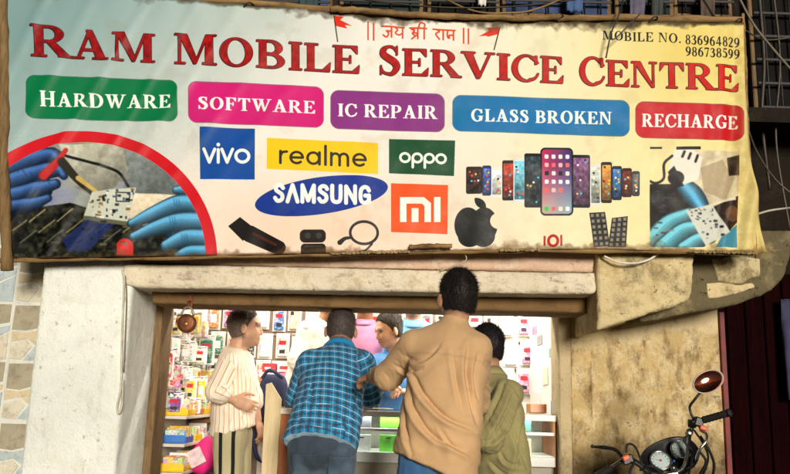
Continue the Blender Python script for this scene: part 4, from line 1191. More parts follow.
# work desk behind the striped-shirt man with papers, bag below
X0, X1, Z0, Z1 = rect(192, 419, 262, 426, 5.95)
desk = empty('work_desk', ((X0 + X1) / 2, 6.1, FLOOR), 'brown wooden work desk behind the man in the striped shirt', 'desk')
m_desk = wood('desk_wood', (128, 84, 52), (164, 116, 74), sc=(1.5, 8, 8))
mb = MB(); mb.bbox(X0, X1 + .2, 5.9, 6.33, Z1 - .03, Z1, .004); mb.build('desk_top', m_desk, desk)
for x in (X0 + .01, X1 + .16):
    mb = MB(); mb.bbox(x, x + .035, 5.92, 6.31, FLOOR, Z1 - .031, .003); mb.build('side_panel', m_desk, desk)
mb = MB(); mb.bbox(X0 + .05, X1 + .15, 6.28, 6.30, FLOOR + .2, Z1 - .04, .003); mb.build('back_panel', M('grey_panel', (176, 158, 134), .7), desk)
def sheet_obj(name, px_, py_, Y, w, d, rz, mat, label, cat, z=None, th=.01, cr=.0):
    c = P(px_, py_, Y); z = c.z if z is None else z
    mb = MB(); mb.bbox(c.x - w / 2, c.x + w / 2, c.y - d / 2, c.y + d / 2, z, z + th, .002, rot=Matrix.Rotation(rz, 3, 'Z'))
    return mb.build(name, mat, label=label, cat=cat, origin=(c.x, c.y, z))
t_news = NT('newsprint'); n1 = t_news.noise(60, 3, .6, sc=(1, 4, 1)); m_news = t_news.set(Base_Color=t_news.ramp(n1, .46, .6, srgb(120, 118, 116), srgb(236, 234, 228)), Roughness=.8)
sheet_obj('newspaper', 205, 415, 6.05, .26, .2, .3, m_news, 'folded newspaper lying on the brown work desk', 'newspaper', Z1 + .001, .012)
sheet_obj('magazine', 214, 414, 6.0, .18, .13, -.3, cm('red'), 'red magazine on the work desk half under the newspaper', 'magazine', Z1 + .014, .006)
sheet_obj('paper_stack', 200, 412, 6.15, .2, .2, .1, m_card, 'stack of white papers at the back of the work desk', 'paper', Z1 + .014, .035)
# magenta bag under the desk
X0b, X1b, Z0b, Z1b = rect(192, 434, 217, 474, 5.55)
bag = empty('magenta_bag', ((X0b + X1b) / 2, 5.55, Z0b), 'magenta cloth bag with white printed panel sagging below the work desk', 'bag')
def blob(name, mat, parent, c, rx, ry, rz, pinch=.6, seed=0, rot=0, sq=.75, disp=.06):
    v, f = [], []
    n, m_ = 20, 14
    for j in range(m_ + 1):
        th = math.pi * j / m_
        for i in range(n):
            ph = 2 * math.pi * i / n
            cx, sx = math.cos(ph), math.sin(ph)
            q = lambda t_: math.copysign(abs(t_) ** sq, t_)
            s = q(math.sin(th))
            x, y, z = rx * s * q(cx), ry * s * q(sx), rz * q(math.cos(th))
            if z > 0: x *= 1 - (1 - pinch) * (z / rz); y *= 1 - (1 - pinch) * .7 * (z / rz)
            v.append((x, y, z))
    a = np.array(v)
    d = fbm(a * (2.2 / max(rx, rz)) + seed * 7.3, seed, 3)
    a = a * (1 + disp * d[:, None] * 1.4)
    R_ = Matrix.Rotation(rot, 3, 'Y')
    v = [R_ @ Vector(p) + Vector(c) for p in a]
    for j in range(m_):
        for i in range(n):
            f.append((j * n + i, (j + 1) * n + i, (j + 1) * n + (i + 1) % n, j * n + (i + 1) % n))
    mb = MB(); mb.add(v, f, True)
    return mb.build(name, mat, parent)
cb_ = Vector(((X0b + X1b) / 2, 5.55, (Z0b + Z1b) / 2))
blob('bag_body', M('magenta_cloth', (220, 30, 120), .7, .2, 10, .3), bag, cb_, (X1b - X0b) * .50, .09, (Z1b - Z0b) * .5, .5, 3, .35)
mb = MB(); mb.bbox(cb_.x - .085, cb_.x + .02, 5.434, 5.442, cb_.z - .07, cb_.z + .04, .002, rot=Matrix.Rotation(-.5, 3, 'Y')); mb.build('printed_panel', M('bag_panel', (216, 190, 196), .6, .25, 30), bag)
mb = MB(); mb.bbox(X0b - .02, X1b + .10, 5.42, 5.72, FLOOR, Z0b - .0, .01); mb.build('floor_box', m_dk, label='dark box on the shop floor carrying the magenta bag', cat='box', origin=(cb_.x, 5.55, FLOOR))
# navy bag hanging behind the man, with trailing strap
X0c, X1c, Z0c, Z1c = rect(258, 374, 287, 433, 5.55)
nb = empty('navy_bag', ((X0c + X1c) / 2, 5.55, Z0c), 'navy blue shoulder bag hanging behind the man in the striped shirt', 'bag')
m_navy = M('navy_cloth', (22, 30, 66), .75, .25, 9, .3)
cn_ = Vector(((X0c + X1c) / 2, 5.55, (Z0c + Z1c) / 2))
blob('bag_body', m_navy, nb, cn_, (X1c - X0c) * .52, .07, (Z1c - Z0c) * .5, .92, 5, 0, .55, .04)
mb = MB(); mb.tube(spline([P(262, 378, 5.47), P(270, 370, 5.45), P(283, 378, 5.47)], 8), .012, 6); mb.build('strap', m_navy, nb)
mb = MB(); p = spline([P(253, 430, 5.46), P(254, 444, 5.45), P(257, 456, 5.45), P(262, 463, 5.46)], 8); mb.tube(p, [.016] * (len(p) - 6) + [.014, .012, .010, .008, .006, .004], 6); mb.build('strap', m_navy, nb)
mb = MB(); mb.bbox(cn_.x - .07, cn_.x + .07, 5.470, 5.480, cn_.z - .11, cn_.z + .01, .004); mb.build('pocket', m_navy, nb)
# pale flap board and brown counter end
m_pale = wood('pale_board', (226, 206, 164), (204, 178, 130), .6, dirt=.15)
fl = MB(); pts = [P(266, 384, 4.93), P(271, 382.5, 4.93), P(281, 399, 4.93), P(276.5, 480, 4.93), P(261, 480, 4.93)]
fl.prism(pts, (0, .03, 0)); fl.build('flap_board', m_pale, label='pale wooden flap board standing upright at the counter end', cat='board', origin=pts[4])
# ---- glass counter
cz = P(380, 409, 5.05).z
cx0, cx1 = P(279, 440, 5.05).x, xir - .03
ctr = empty('glass_counter', ((cx0 + cx1) / 2, 5.3, FLOOR), 'glass display counter with white edges across the shop opening', 'counter')
m_edge = M('white_trim', (232, 232, 226), .35, .06)
m_cw = wood('counter_wood', (150, 84, 40), (178, 110, 58), .5, dirt=.15)
CY0, CY1 = 5.05, 5.48
mb = MB(); mb.bbox(cx0, cx0 + .07, CY0 - .02, CY1, FLOOR, cz - .045, .004); mb.build('end_panel', m_cw, ctr)
mb = MB(); mb.bbox(cx1 - .04, cx1, CY0 - .02, CY1, FLOOR, cz - .045, .004); mb.build('end_panel', m_cw, ctr)
mb = MB(); mb.box(cx0 - .01, cx1, CY0 - .03, CY1 + .01, cz - .008, cz); mb.build('top_glass', glass('counter_glass'), ctr)
mb = MB(); mb.bbox(cx0, cx1, CY0 - .032, CY0 - .012, cz - .045, cz - .010, .003); mb.build('top_rail', m_edge, ctr)
zs = P(380, 428, 5.05).z; zb_ = P(380, 452, 5.05).z
mb = MB(); mb.bbox(cx0 + .071, cx1 - .041, CY0 + .0, CY1 - .02, zs - .008, zs, .002); mb.build('shelf', glass('counter_glass'), ctr)
mb = MB(); mb.bbox(cx0 + .071, cx1 - .041, CY0 - .012, CY0 - .001, zs - .018, zs, .002); mb.build('shelf_rail', m_edge, ctr)
mb = MB(); mb.bbox(cx0 + .071, cx1 - .041, CY0 - .025, CY1 - .01, zb_ - .06, zb_, .003); mb.build('shelf', m_edge, ctr)
mb = MB(); mb.box(cx0 + .071, cx1 - .041, CY0 - .012 - .006, CY0 - .013, zb_ + .001, zs - .019); mb.build('front_glass', glass('counter_glass'), ctr)
mb = MB(); mb.box(cx0 + .071, cx1 - .041, CY0 - .012 - .006, CY0 - .013, zs + .001, cz - .046); mb.build('front_glass', glass('counter_glass'), ctr)
mb = MB(); mb.bbox(cx0 + .071, cx1 - .041, CY0 + .02, CY0 + .04, FLOOR, zb_ - .061, .003); mb.build('front_panel', M('counter_panel', (176, 168, 150), .6), ctr)
mb = MB(); mb.bbox(cx0 + .071, cx1 - .041, CY1 - .009, CY1, FLOOR, cz - .05, .002); mb.build('back_panel', m_edge, ctr)
mb = MB(); mb.tube([(cx0 + .10, CY0 + .012, cz - .03), (cx1 - .07, CY0 + .012, cz - .03)], .006, 8); mb.build('added_light_strip', emit('added_strip_glow', (255, 250, 240), 6), ctr)  # strip and its lamp are added to brighten the counter inside
sd_ = bpy.data.lights.new('added_strip_lamp', 'AREA'); sd_.shape = 'RECTANGLE'; sd_.size = cx1 - cx0 - .2; sd_.size_y = .02; sd_.energy = 5
so = bpy.data.objects.new('added_strip_lamp', sd_); COL.objects.link(so); so.parent = ctr; so.location = Vector(((cx0 + cx1) / 2, CY0 + .022, cz - .038)) - wloc(ctr); so.rotation_euler = (math.radians(-35), 0, 0)
gi = 0
gl = ['green', 'white', 'white', 'green', 'white', 'teal', 'white', 'green', 'white', 'white', 'blue', 'white', 'green', 'white']
for lv, (zz, hh) in enumerate(((zs + .001, .085), (zb_ + .001, .10))):
    for k in range(9):
        x = cx0 + .12 + k * .165
        if x + .13 > cx1 - .06: break
        col = [['white', 'cream', 'grey', 'green', 'white', 'green', 'blue', 'white', 'teal'], ['cream', 'white', 'white', 'green', 'white', 'green', 'white', 'green', 'cream']][lv][k]
        r = empty('phone_box', (x + .06, CY0 + .1, zz), '%s telephone box standing in glass counter, %s shelf, %s from the left end' % (col, ('upper', 'lower')[lv], ORD[k]), 'box', 'boxes in the glass counter')
        mb = MB(); mb.bbox(x, x + .145 if col == 'green' else x + .11, CY0 + .03 + .01 * (k % 2), CY0 + .09, zz, zz + hh, .002); b_ = mb.build('carton', cm(col), r)
        mb = MB(); mb.bbox(x + .04, x + .07, CY0 + .026 + .01 * (k % 2), CY0 + .0285 + .01 * (k % 2), zz + hh * .78, zz + hh * .86, .0005); mb.build('printed_mark', m_dk, b_)
r = empty('leaflet', P(378, 402, 5.25), 'green and yellow leaflet lying on the counter glass', 'leaflet'); r.location.z = cz + .002
L = wloc(r)
mb = MB(); mb.bbox(L.x - .09, L.x + .09, L.y - .07, L.y + .07, cz + .001, cz + .003, .0005, rot=Matrix.Rotation(.2, 3, 'Z')); lf = mb.build('sheet', m_card, r)
mb = MB(); mb.bbox(L.x - .03, L.x + .05, L.y - .04, L.y + .04, cz + .0032, cz + .0042, .0003, rot=Matrix.Rotation(.5, 3, 'Z')); mb.build('printed_picture', cm('green'), lf)
mb = MB(); mb.bbox(L.x - .01, L.x + .06, L.y - .05, L.y - .02, cz + .0044, cz + .0052, .0003, rot=Matrix.Rotation(.5, 3, 'Z')); mb.build('printed_picture', cm('yellow'), lf)
# boxes piled on a back counter between the men
for i, (a, b, c, d, col) in enumerate([(262, 363, 276, 372, 'red'), (277, 362, 293, 372, 'white'), (262, 373, 279, 384, 'white'), (279, 373, 296, 384, 'pink'), (286, 385, 300, 402, 'white'), (270, 385, 285, 402, 'cream')]):
    X0d, X1d, Z0d, Z1d = rect(a, b, c, d, 6.02)
    r = empty('carton', ((X0d + X1d) / 2, 6.08, Z0d), ['red carton at upper left of pile on back counter', 'white carton at upper right of pile on back counter', 'white carton under the red one on back counter', 'pink and white carton under the white one on back counter', 'white carton at bottom right of pile beside plaid shirt', 'cream carton at bottom left of pile above navy bag'][i], 'box', 'cartons piled on the back counter')
    mb = MB(); mb.bbox(X0d + .002, X1d - .002, 6.02, 6.16, Z0d + .001, Z1d - .001, .003); b_ = mb.build('box', cm(col), r)
    mb = MB(); mb.bbox(X0d + .02, X1d - .04, 6.015, 6.0185, Z0d + .02, Z1d - .03, .0005); mb.build('printed_mark', cm('red' if col in ('white', 'cream') else 'white'), b_)
X0e, X1e, Z0e, Z1e = rect(258, 402.5, 330, 474, 6.0)
mb = MB(); mb.bbox(X0e, X1e, 6.0, 6.34, FLOOR, Z1e, .005); mb.build('back_cabinet', M('cabinet_white', (226, 222, 212), .5), label='low white cabinet carrying the pile of cartons', cat='cabinet', origin=((X0e + X1e) / 2, 6.1, FLOOR))
# stickers on the bright right wall
for i, (py_, Y_, w, h, col) in enumerate([(340, 5.9, .10, .07, 'grey'), (352, 5.5, .05, .06, 'teal'), (408, 5.45, .05, .10, 'blue'), (418, 5.5, .04, .04, 'teal'), (330, 6.1, .10, .06, 'pink'), (376, 5.7, .10, .12, 'cream'), (400, 6.0, .12, .12, 'white')]):
    z = P(540, py_, Y_).z
    mb = MB(); mb.bbox(xir - .005, xir - .001, Y_ - w, Y_ + w, z - h / 2, z + h / 2, .001)
    mb.build('sticker', cm(col), label=['grey sticker highest on the bright right wall', 'small teal sticker on right wall near the jamb', 'tall blue sticker low on the right wall', 'tiny teal sticker under the blue one on right wall', 'pink sticker on right wall near the back corner', 'cream notice in the middle of the right wall', 'white notice on the right wall close to back'][i], cat='sticker', group='stickers on the right wall', origin=(xir, Y_, z))
X0f, X1f, Z0f, Z1f = rect(529, 467, 546, 480, 5.3)
mb = MB(); mb.bbox(X0f, X1f, CY0 + .2, CY0 + .35, cz + .001, cz + .06, .004); mb.build('orange_carton', cm('orange'), label='orange carton on the counter beside the right jamb', cat='box', origin=((X0f + X1f) / 2, 5.3, cz))
# ---- padlock hanging from the lintel
pc = P(187, 322, 4.585)
pl = empty('padlock', pc - Vector((0, 0, .05)), 'old brown padlock hanging on a hasp under the lintel', 'padlock')
mb = MB(); mb.lathe(pc + Vector((0, .022, -.008)), (0, -1, 0), [(0, .040), (.004, .052), (.030, .054), (.038, .050), (.042, .036), (.0425, .004)], 24)
mb.build('lock_body', M('rusty_brown', (112, 62, 34), .5, .4, 16, .4, 60, .5), pl)
mb = MB(); mb.tube([pc + Vector((.034 * math.cos(a), 0, .034 + .052 * max(0, math.sin(a)))) for a in [math.pi * k / 12 for k in range(13)]], .007, 8); mb.build('shackle', M('steel_grey', (150, 140, 120), .4, .2, metal=.8), pl)
mb = MB(); mb.lathe(pc + Vector((0, -.019, -.012)), (0, -1, 0), [(0, .012), (.003, .012), (.0035, .004)], 12); mb.build('keyhole_cover', M('brass', (176, 136, 70), .4, .2, metal=.8), pl)
mb = MB(); mb.tube([pc + Vector((0, .036, .125)), pc + Vector((0, .004, .115)), pc + Vector((0, .0, .085))], .007, 6); mb.bbox(pc.x - .016, pc.x + .016, pc.y + .028, pc.y + .034, pc.z + .09, pc.z + .16, .001); mb.build('hasp', M('rusty_brown', (112, 62, 34)), pl)
mb = MB(); X0g, X1g, Z0g, Z1g = rect(782, 300, 806, 400, 5.28)
o = MB()
v, f = [], []
for j in range(13):
    for k in range(11):
        v.append((X0g + (X1g - X0g) * k / 10, 5.25 + .02 * math.sin(k * 1.9 + .3 * j), Z1g + (Z0g - Z1g) * j / 12))
f = [(j * 11 + k, j * 11 + k + 1, (j + 1) * 11 + k + 1, (j + 1) * 11 + k) for j in range(12) for k in range(10)]
o.add(v, f, True); o = o.build('hanging_sheet', M('pale_blue_cloth', (66, 68, 92), .9, .3, 8, .2, Specular_IOR_Level=.05), label='pale bluish cloth hanging beside the dark door at the right edge', cat='cloth', origin=(X0g, 5.25, Z0g))
sol = o.modifiers.new('thick', 'SOLIDIFY'); sol.thickness = .005

# ================================================================== PEOPLE
# bodies and garments are smooth unions of tapered limbs, sampled on a grid and skinned (surface nets)
def V3(*a): return np.array(a if len(a) > 1 else a[0], np.float64)
def nrm(v): v = np.asarray(v, np.float64); return v / (np.linalg.norm(v) + 1e-12)

class Field:
    def __init__(self, lo, hi, h):
        self.h = h
        self.lo = np.floor(np.asarray(lo) / h) * h
        self.n = np.ceil((np.asarray(hi) - self.lo) / h).astype(int) + 1
        self.a = np.ones(self.n, np.float32)
        self.ax = [(self.lo[i] + np.arange(self.n[i]) * h).astype(np.float32) for i in range(3)]
    def _sl(self, lo, hi):
        s = []
        for i in range(3):
            a = max(0, int((lo[i] - self.lo[i]) / self.h)); b = min(self.n[i], int((hi[i] - self.lo[i]) / self.h) + 2)
            if b <= a: return None
            s.append(slice(a, b))
        return tuple(s)
    def _pts(self, s):
        return self.ax[0][s[0]][:, None, None], self.ax[1][s[1]][None, :, None], self.ax[2][s[2]][None, None, :]
    def put(self, s, d, k, sub=False):
        a = self.a[s]
        if sub:
            d = -d
            if k > 0:
                h = np.maximum(k - np.abs(a - d), 0) / k
                self.a[s] = np.maximum(a, d) + h * h * k * .25
            else: self.a[s] = np.maximum(a, d)
            return
        if k > 0:
            h = np.maximum(k - np.abs(a - d), 0) / k
            self.a[s] = np.minimum(a, d) - h * h * k * .25
        else: self.a[s] = np.minimum(a, d)
    def cone(self, a, b, ra, rb, k=.03, flat=None, fs=1.0):
        """tapered capsule; flat: axis along which the section is squashed by fs"""
        a, b = np.asarray(a, float), np.asarray(b, float)
        m = max(ra, rb) * 1.02 + k + 3 * self.h
        s = self._sl(np.minimum(a, b) - m, np.maximum(a, b) + m)
        if s is None: return
        X, Y, Z = self._pts(s)
        ba = (b - a).astype(np.float32); L = float(ba @ ba) + 1e-12
        px, py, pz = X - np.float32(a[0]), Y - np.float32(a[1]), Z - np.float32(a[2])
        t = np.clip((px * ba[0] + py * ba[1] + pz * ba[2]) / L, 0, 1)
        qx, qy, qz = px - t * ba[0], py - t * ba[1], pz - t * ba[2]
        if flat is not None:
            f = flat
            e = (qx * f[0] + qy * f[1] + qz * f[2]) * (fs - 1)
            qx, qy, qz = qx + e * f[0], qy + e * f[1], qz + e * f[2]
        d = np.sqrt(qx * qx + qy * qy + qz * qz) - (ra + (rb - ra) * t)
        self.put(s, d.astype(np.float32), k)
    def ell(self, c, r, axes, k=.02, sub=False):
        c = np.asarray(c, float); r = np.asarray(r, float)
        m = max(r) + k + 3 * self.h
        s = self._sl(c - m, c + m)
        if s is None: return
        X, Y, Z = self._pts(s)
        px, py, pz = X - np.float32(c[0]), Y - np.float32(c[1]), Z - np.float32(c[2])
        k0 = 0; k1 = 0
        for ax, rr in zip(axes, r):
            q = px * np.float32(ax[0]) + py * np.float32(ax[1]) + pz * np.float32(ax[2])
            k0 = k0 + (q / rr) ** 2; k1 = k1 + (q / rr ** 2) ** 2
        k0 = np.sqrt(k0); k1 = np.sqrt(k1) + 1e-9
        self.put(s, (k0 * (k0 - 1) / k1).astype(np.float32), k, sub)
    def cut(self, p, n):
        """remove the side the normal points to"""
        n = nrm(n); p = np.asarray(p, float)
        X, Y, Z = self.ax[0][:, None, None], self.ax[1][None, :, None], self.ax[2][None, None, :]
        d = (X - np.float32(p[0])) * np.float32(n[0]) + (Y - np.float32(p[1])) * np.float32(n[1]) + (Z - np.float32(p[2])) * np.float32(n[2])
        self.a = np.maximum(self.a, d)
    def mesh(self):
        a, h = self.a, self.h
        s = a < 0
        c = np.zeros(np.array(s.shape) - 1, np.int8)
        offs = [(i, j, k) for i in (0, 1) for j in (0, 1) for k in (0, 1)]
        nx, ny, nz = s.shape
        for (i, j, k) in offs: c += s[i:nx - 1 + i, j:ny - 1 + j, k:nz - 1 + k]
        act = (c > 0) & (c < 8)
        idx = np.argwhere(act)
        vid = np.full(act.shape, -1, np.int64); vid[act] = np.arange(len(idx))
        Vc = np.stack([a[idx[:, 0] + o[0], idx[:, 1] + o[1], idx[:, 2] + o[2]] for o in offs], 1)
        acc = np.zeros((len(idx), 3)); cnt = np.zeros(len(idx))
        for p in range(8):
            for q in range(p + 1, 8):
                if sum(abs(offs[p][m] - offs[q][m]) for m in range(3)) != 1: continue
                m = (Vc[:, p] < 0) != (Vc[:, q] < 0)
                t = np.where(m, Vc[:, p] / np.where(m, Vc[:, p] - Vc[:, q], 1), 0)
                o0, o1 = np.array(offs[p], float), np.array(offs[q], float)
                acc += np.where(m[:, None], o0 + (o1 - o0) * t[:, None], 0); cnt += m
        v = (idx + acc / cnt[:, None]) * h + self.lo
        F = []
        for ax in range(3):
            b, c_ = (ax + 1) % 3, (ax + 2) % 3
            sl0 = [slice(None)] * 3; sl1 = [slice(None)] * 3
            sl0[ax] = slice(0, -1); sl1[ax] = slice(1, None)
            e = s[tuple(sl0)] != s[tuple(sl1)]
            ii = np.argwhere(e)
            ok = (ii[:, b] > 0) & (ii[:, b] < s.shape[b] - 1) & (ii[:, c_] > 0) & (ii[:, c_] < s.shape[c_] - 1)
            ii = ii[ok]
            sg = s[ii[:, 0], ii[:, 1], ii[:, 2]]
            def cell(db, dc):
                q = ii.copy(); q[:, b] += db; q[:, c_] += dc
                return vid[q[:, 0], q[:, 1], q[:, 2]]
            A, B, C, D = cell(-1, -1), cell(0, -1), cell(0, 0), cell(-1, 0)
            f = np.stack([A, B, C, D], 1)
            f[~sg] = f[~sg][:, ::-1]
            F.append(f)
        F = np.concatenate(F)
        F = F[(F >= 0).all(1)]
        return v, F

def vnormals(v, F):
    n = np.zeros_like(v)
    fn = np.cross(v[F[:, 2]] - v[F[:, 0]], v[F[:, 3]] - v[F[:, 1]])
    for k in range(4): np.add.at(n, F[:, k], fn)
    return n / (np.linalg.norm(n, axis=1)[:, None] + 1e-12)

def smooth_v(v, F, it=1, w=.5):
    for _ in range(it):
        a = np.zeros_like(v); c = np.zeros(len(v))
        for k in range(4):
            i, j = F[:, k], F[:, (k + 1) % 4]
            np.add.at(a, i, v[j]); np.add.at(a, j, v[i]); np.add.at(c, i, 1); np.add.at(c, j, 1)
        v = v * (1 - w) + w * a / np.maximum(c, 1)[:, None]
    return v

def obj_from(name, v, F, mat, parent, uv=None, tint=None, tri=None):
    off = np.array(wloc(parent))
    me = bpy.data.meshes.new(name)
    nt = 0 if tri is None else len(tri)
    loops = np.concatenate([F.ravel()] + ([tri.ravel()] if nt else [])).astype(np.int32)
    me.vertices.add(len(v)); me.loops.add(len(loops)); me.polygons.add(len(F) + nt)
    me.vertices.foreach_set('co', (v - off).astype(np.float32).ravel())
    me.loops.foreach_set('vertex_index', loops)
    ls = np.concatenate([np.arange(len(F)) * 4, len(F) * 4 + np.arange(nt) * 3]).astype(np.int32)
    me.polygons.foreach_set('loop_start', ls)
    me.polygons.foreach_set('use_smooth', np.ones(len(F) + nt, bool))
    me.update(calc_edges=True)
    if uv is not None:
        l = me.uv_layers.new(name='UVMap'); l.data.foreach_set('uv', uv[loops].astype(np.float32).ravel())
    if tint is not None:
        at = me.attributes.new('tint', 'FLOAT', 'POINT'); at.data.foreach_set('value', tint.astype(np.float32))
    me.validate()
    me.materials.append(mat)
    o = bpy.data.objects.new(name, me); COL.objects.link(o); o.parent = parent
    return o

# ---- cloth and skin materials
def cloth(name, col, var=.14, rough=.85, pattern=None, weave=.25):
    if name in _mats: return _mats[name]
    t = NT(name)
    c = srgb(*col)
    base = t.mix(t.ramp(t.noise(5, 5), .3, .7), tuple(x * (1 - var) for x in c[:3]), tuple(min(1, x * (1 + var)) for x in c[:3]))
    if pattern: base = pattern(t, base)
    n = t.noise(420, 2, .5)
    n2 = t.noise(38, 5, .6, dist=.8)
    nb_ = t.bump(n, weave, .0012)
    n3 = t.noise(13, 4, .55, dist=1.2)
    nb2 = t.bump(n2, .3, .004, nb_)
    t.l(t.bump(n3, .18, .010, nb2), t.b.inputs['Normal'])
    m = t.set(Base_Color=base, Roughness=rough, Sheen_Weight=.08, Specular_IOR_Level=.25)
    _mats[name] = m
    return m
def uvxy(t):
    s = t.n('ShaderNodeSeparateXYZ'); t.l(t.co.outputs['UV'], s.inputs[0])
    return s.outputs[0], s.outputs[1]
def band(t, x, period, a, b, soft=.08):
    f = t.math('FRACT', t.math('DIVIDE', x, period))
    up = t.math('SMOOTH_MIN', t.math('MULTIPLY', t.math('SUBTRACT', f, a), 1 / soft), 1.0, .1)
    dn = t.math('SMOOTH_MIN', t.math('MULTIPLY', t.math('SUBTRACT', b, f), 1 / soft), 1.0, .1)
    return t.math('MAXIMUM', t.math('MINIMUM', up, dn), 0.0)
def plaid(t, base):
    x, y = uvxy(t)
    c = base
    for q, pr in ((x, .050), (y, .044)):
        c = t.mix(t.math('MULTIPLY', band(t, q, pr, .08, .46), .55), c, srgb(14, 44, 74))
    for q, pr in ((x, .050), (y, .044)):
        c = t.mix(t.math('MULTIPLY', band(t, q, pr, .22, .32, .03), .75), c, srgb(92, 70, 58))
    for q, pr, al in ((y, .044, .62), (x, .050, .22)):
        c = t.mix(t.math('MULTIPLY', band(t, q, pr, .66, .80, .04), al), c, srgb(206, 230, 236))
    return c
def stripes(t, base):
    x, y = uvxy(t)
    c = t.mix(t.math('MULTIPLY', band(t, x, .034, .08, .36, .05), .80), base, srgb(204, 146, 96))
    c = t.mix(t.math('MULTIPLY', band(t, x, .034, .52, .60, .03), .7), c, srgb(120, 96, 90))
    return t.mix(t.math('MULTIPLY', band(t, x, .034, .74, .84, .04), .5), c, srgb(226, 176, 120))
def seams(t, base):
    x, y = uvxy(t)
    k = t.math('MAXIMUM', t.math('COMPARE', y, .405, .0022), t.math('COMPARE', y, .398, .0012))
    return t.mix(t.math('MULTIPLY', k, .22), base, srgb(110, 80, 54))
def jeans_fade(t, base):
    n = t.ramp(t.noise(3.2, 5), .45, .7)
    return t.mix(t.math('MULTIPLY', n, .5), base, srgb(130, 158, 186))
def skin(name, col):
    if name in _mats: return _mats[name]
    t = NT(name)
    c = srgb(*col)
    at = t.n('ShaderNodeAttribute'); at.attribute_name = 'tint'
    base = t.mix(t.ramp(t.noise(22, 4), .3, .7), tuple(x * .86 for x in c[:3]), tuple(min(1, x * 1.1) for x in c[:3]))
    base = t.mix(at.outputs['Fac'], base, srgb(52, 38, 32))
    t.l(t.bump(t.noise(220, 3), .12, .0015), t.b.inputs['Normal'])
    m = t.set(Base_Color=base, Roughness=.5, Subsurface_Weight=.06, Subsurface_Radius=(.012, .004, .002), Subsurface_Scale=.5)
    _mats[name] = m
    return m
def hairmat(name, col):
    if name in _mats: return _mats[name]
    t = NT(name)
    c = srgb(*col)
    n = t.noise(300, 3, .6, sc=(1, 1, .4))
    base = t.mix(t.ramp(n, .35, .7), tuple(x * .35 for x in c[:3]), tuple(min(1, x * 2.2) for x in c[:3]))
    t.l(t.bump(n, .3, .002), t.b.inputs['Normal'])
    m = t.set(Base_Color=base, Roughness=.62, Specular_IOR_Level=.3)
    _mats[name] = m
    return m

def hand(fd, w, fdir, palm, side, curl, scale=1.0, k=.010):
    """palm and five fingers from the wrist; palm: direction the palm faces, side: direction of the thumb"""
    fdir = nrm(fdir); palm = nrm(palm - fdir * (palm @ fdir)); side_ = nrm(np.cross(fdir, palm)); side_ = side_ * (1 if side_ @ side >= 0 else -1)
    s = scale
    knu = w + fdir * .088 * s
    fd.cone(w, w + fdir * .05 * s, .024 * s, .036 * s, k, palm, 1.9)
    fd.cone(w + fdir * .045 * s, knu, .037 * s, .040 * s, k, palm, 2.3)
    for i, (off, ln) in enumerate(((.030, .074), (.010, .083), (-.010, .077), (-.029, .060))):
        p = knu + side_ * off * s - fdir * .004
        ang = 0
        for j, (sg, bend) in enumerate(((.46, .55), (.30, .9), (.24, .6))):
            ang += curl * bend * (1 + .08 * i)
            d = fdir * math.cos(ang) + palm * math.sin(ang) + side_ * off * .9
            q = p + nrm(d) * ln * sg * s
            fd.cone(p, q, (.0092 - .0007 * j) * s, (.0086 - .0010 * j) * s, .004)
            p = q
    p = w + fdir * .026 * s + side_ * .026 * s
    q = p + nrm(fdir * .62 + side_ * .70 + palm * .35) * .045 * s
    r = q + nrm(fdir * .85 + side_ * .25 + palm * (.35 + curl * .4)) * .034 * s
    u = r + nrm(fdir * .9 + palm * (.3 + curl * .5)) * .024 * s
    fd.cone(p, q, .014 * s, .0115 * s, .008); fd.cone(q, r, .0112 * s, .0098 * s, .003); fd.cone(r, u, .0098 * s, .008 * s, .003)

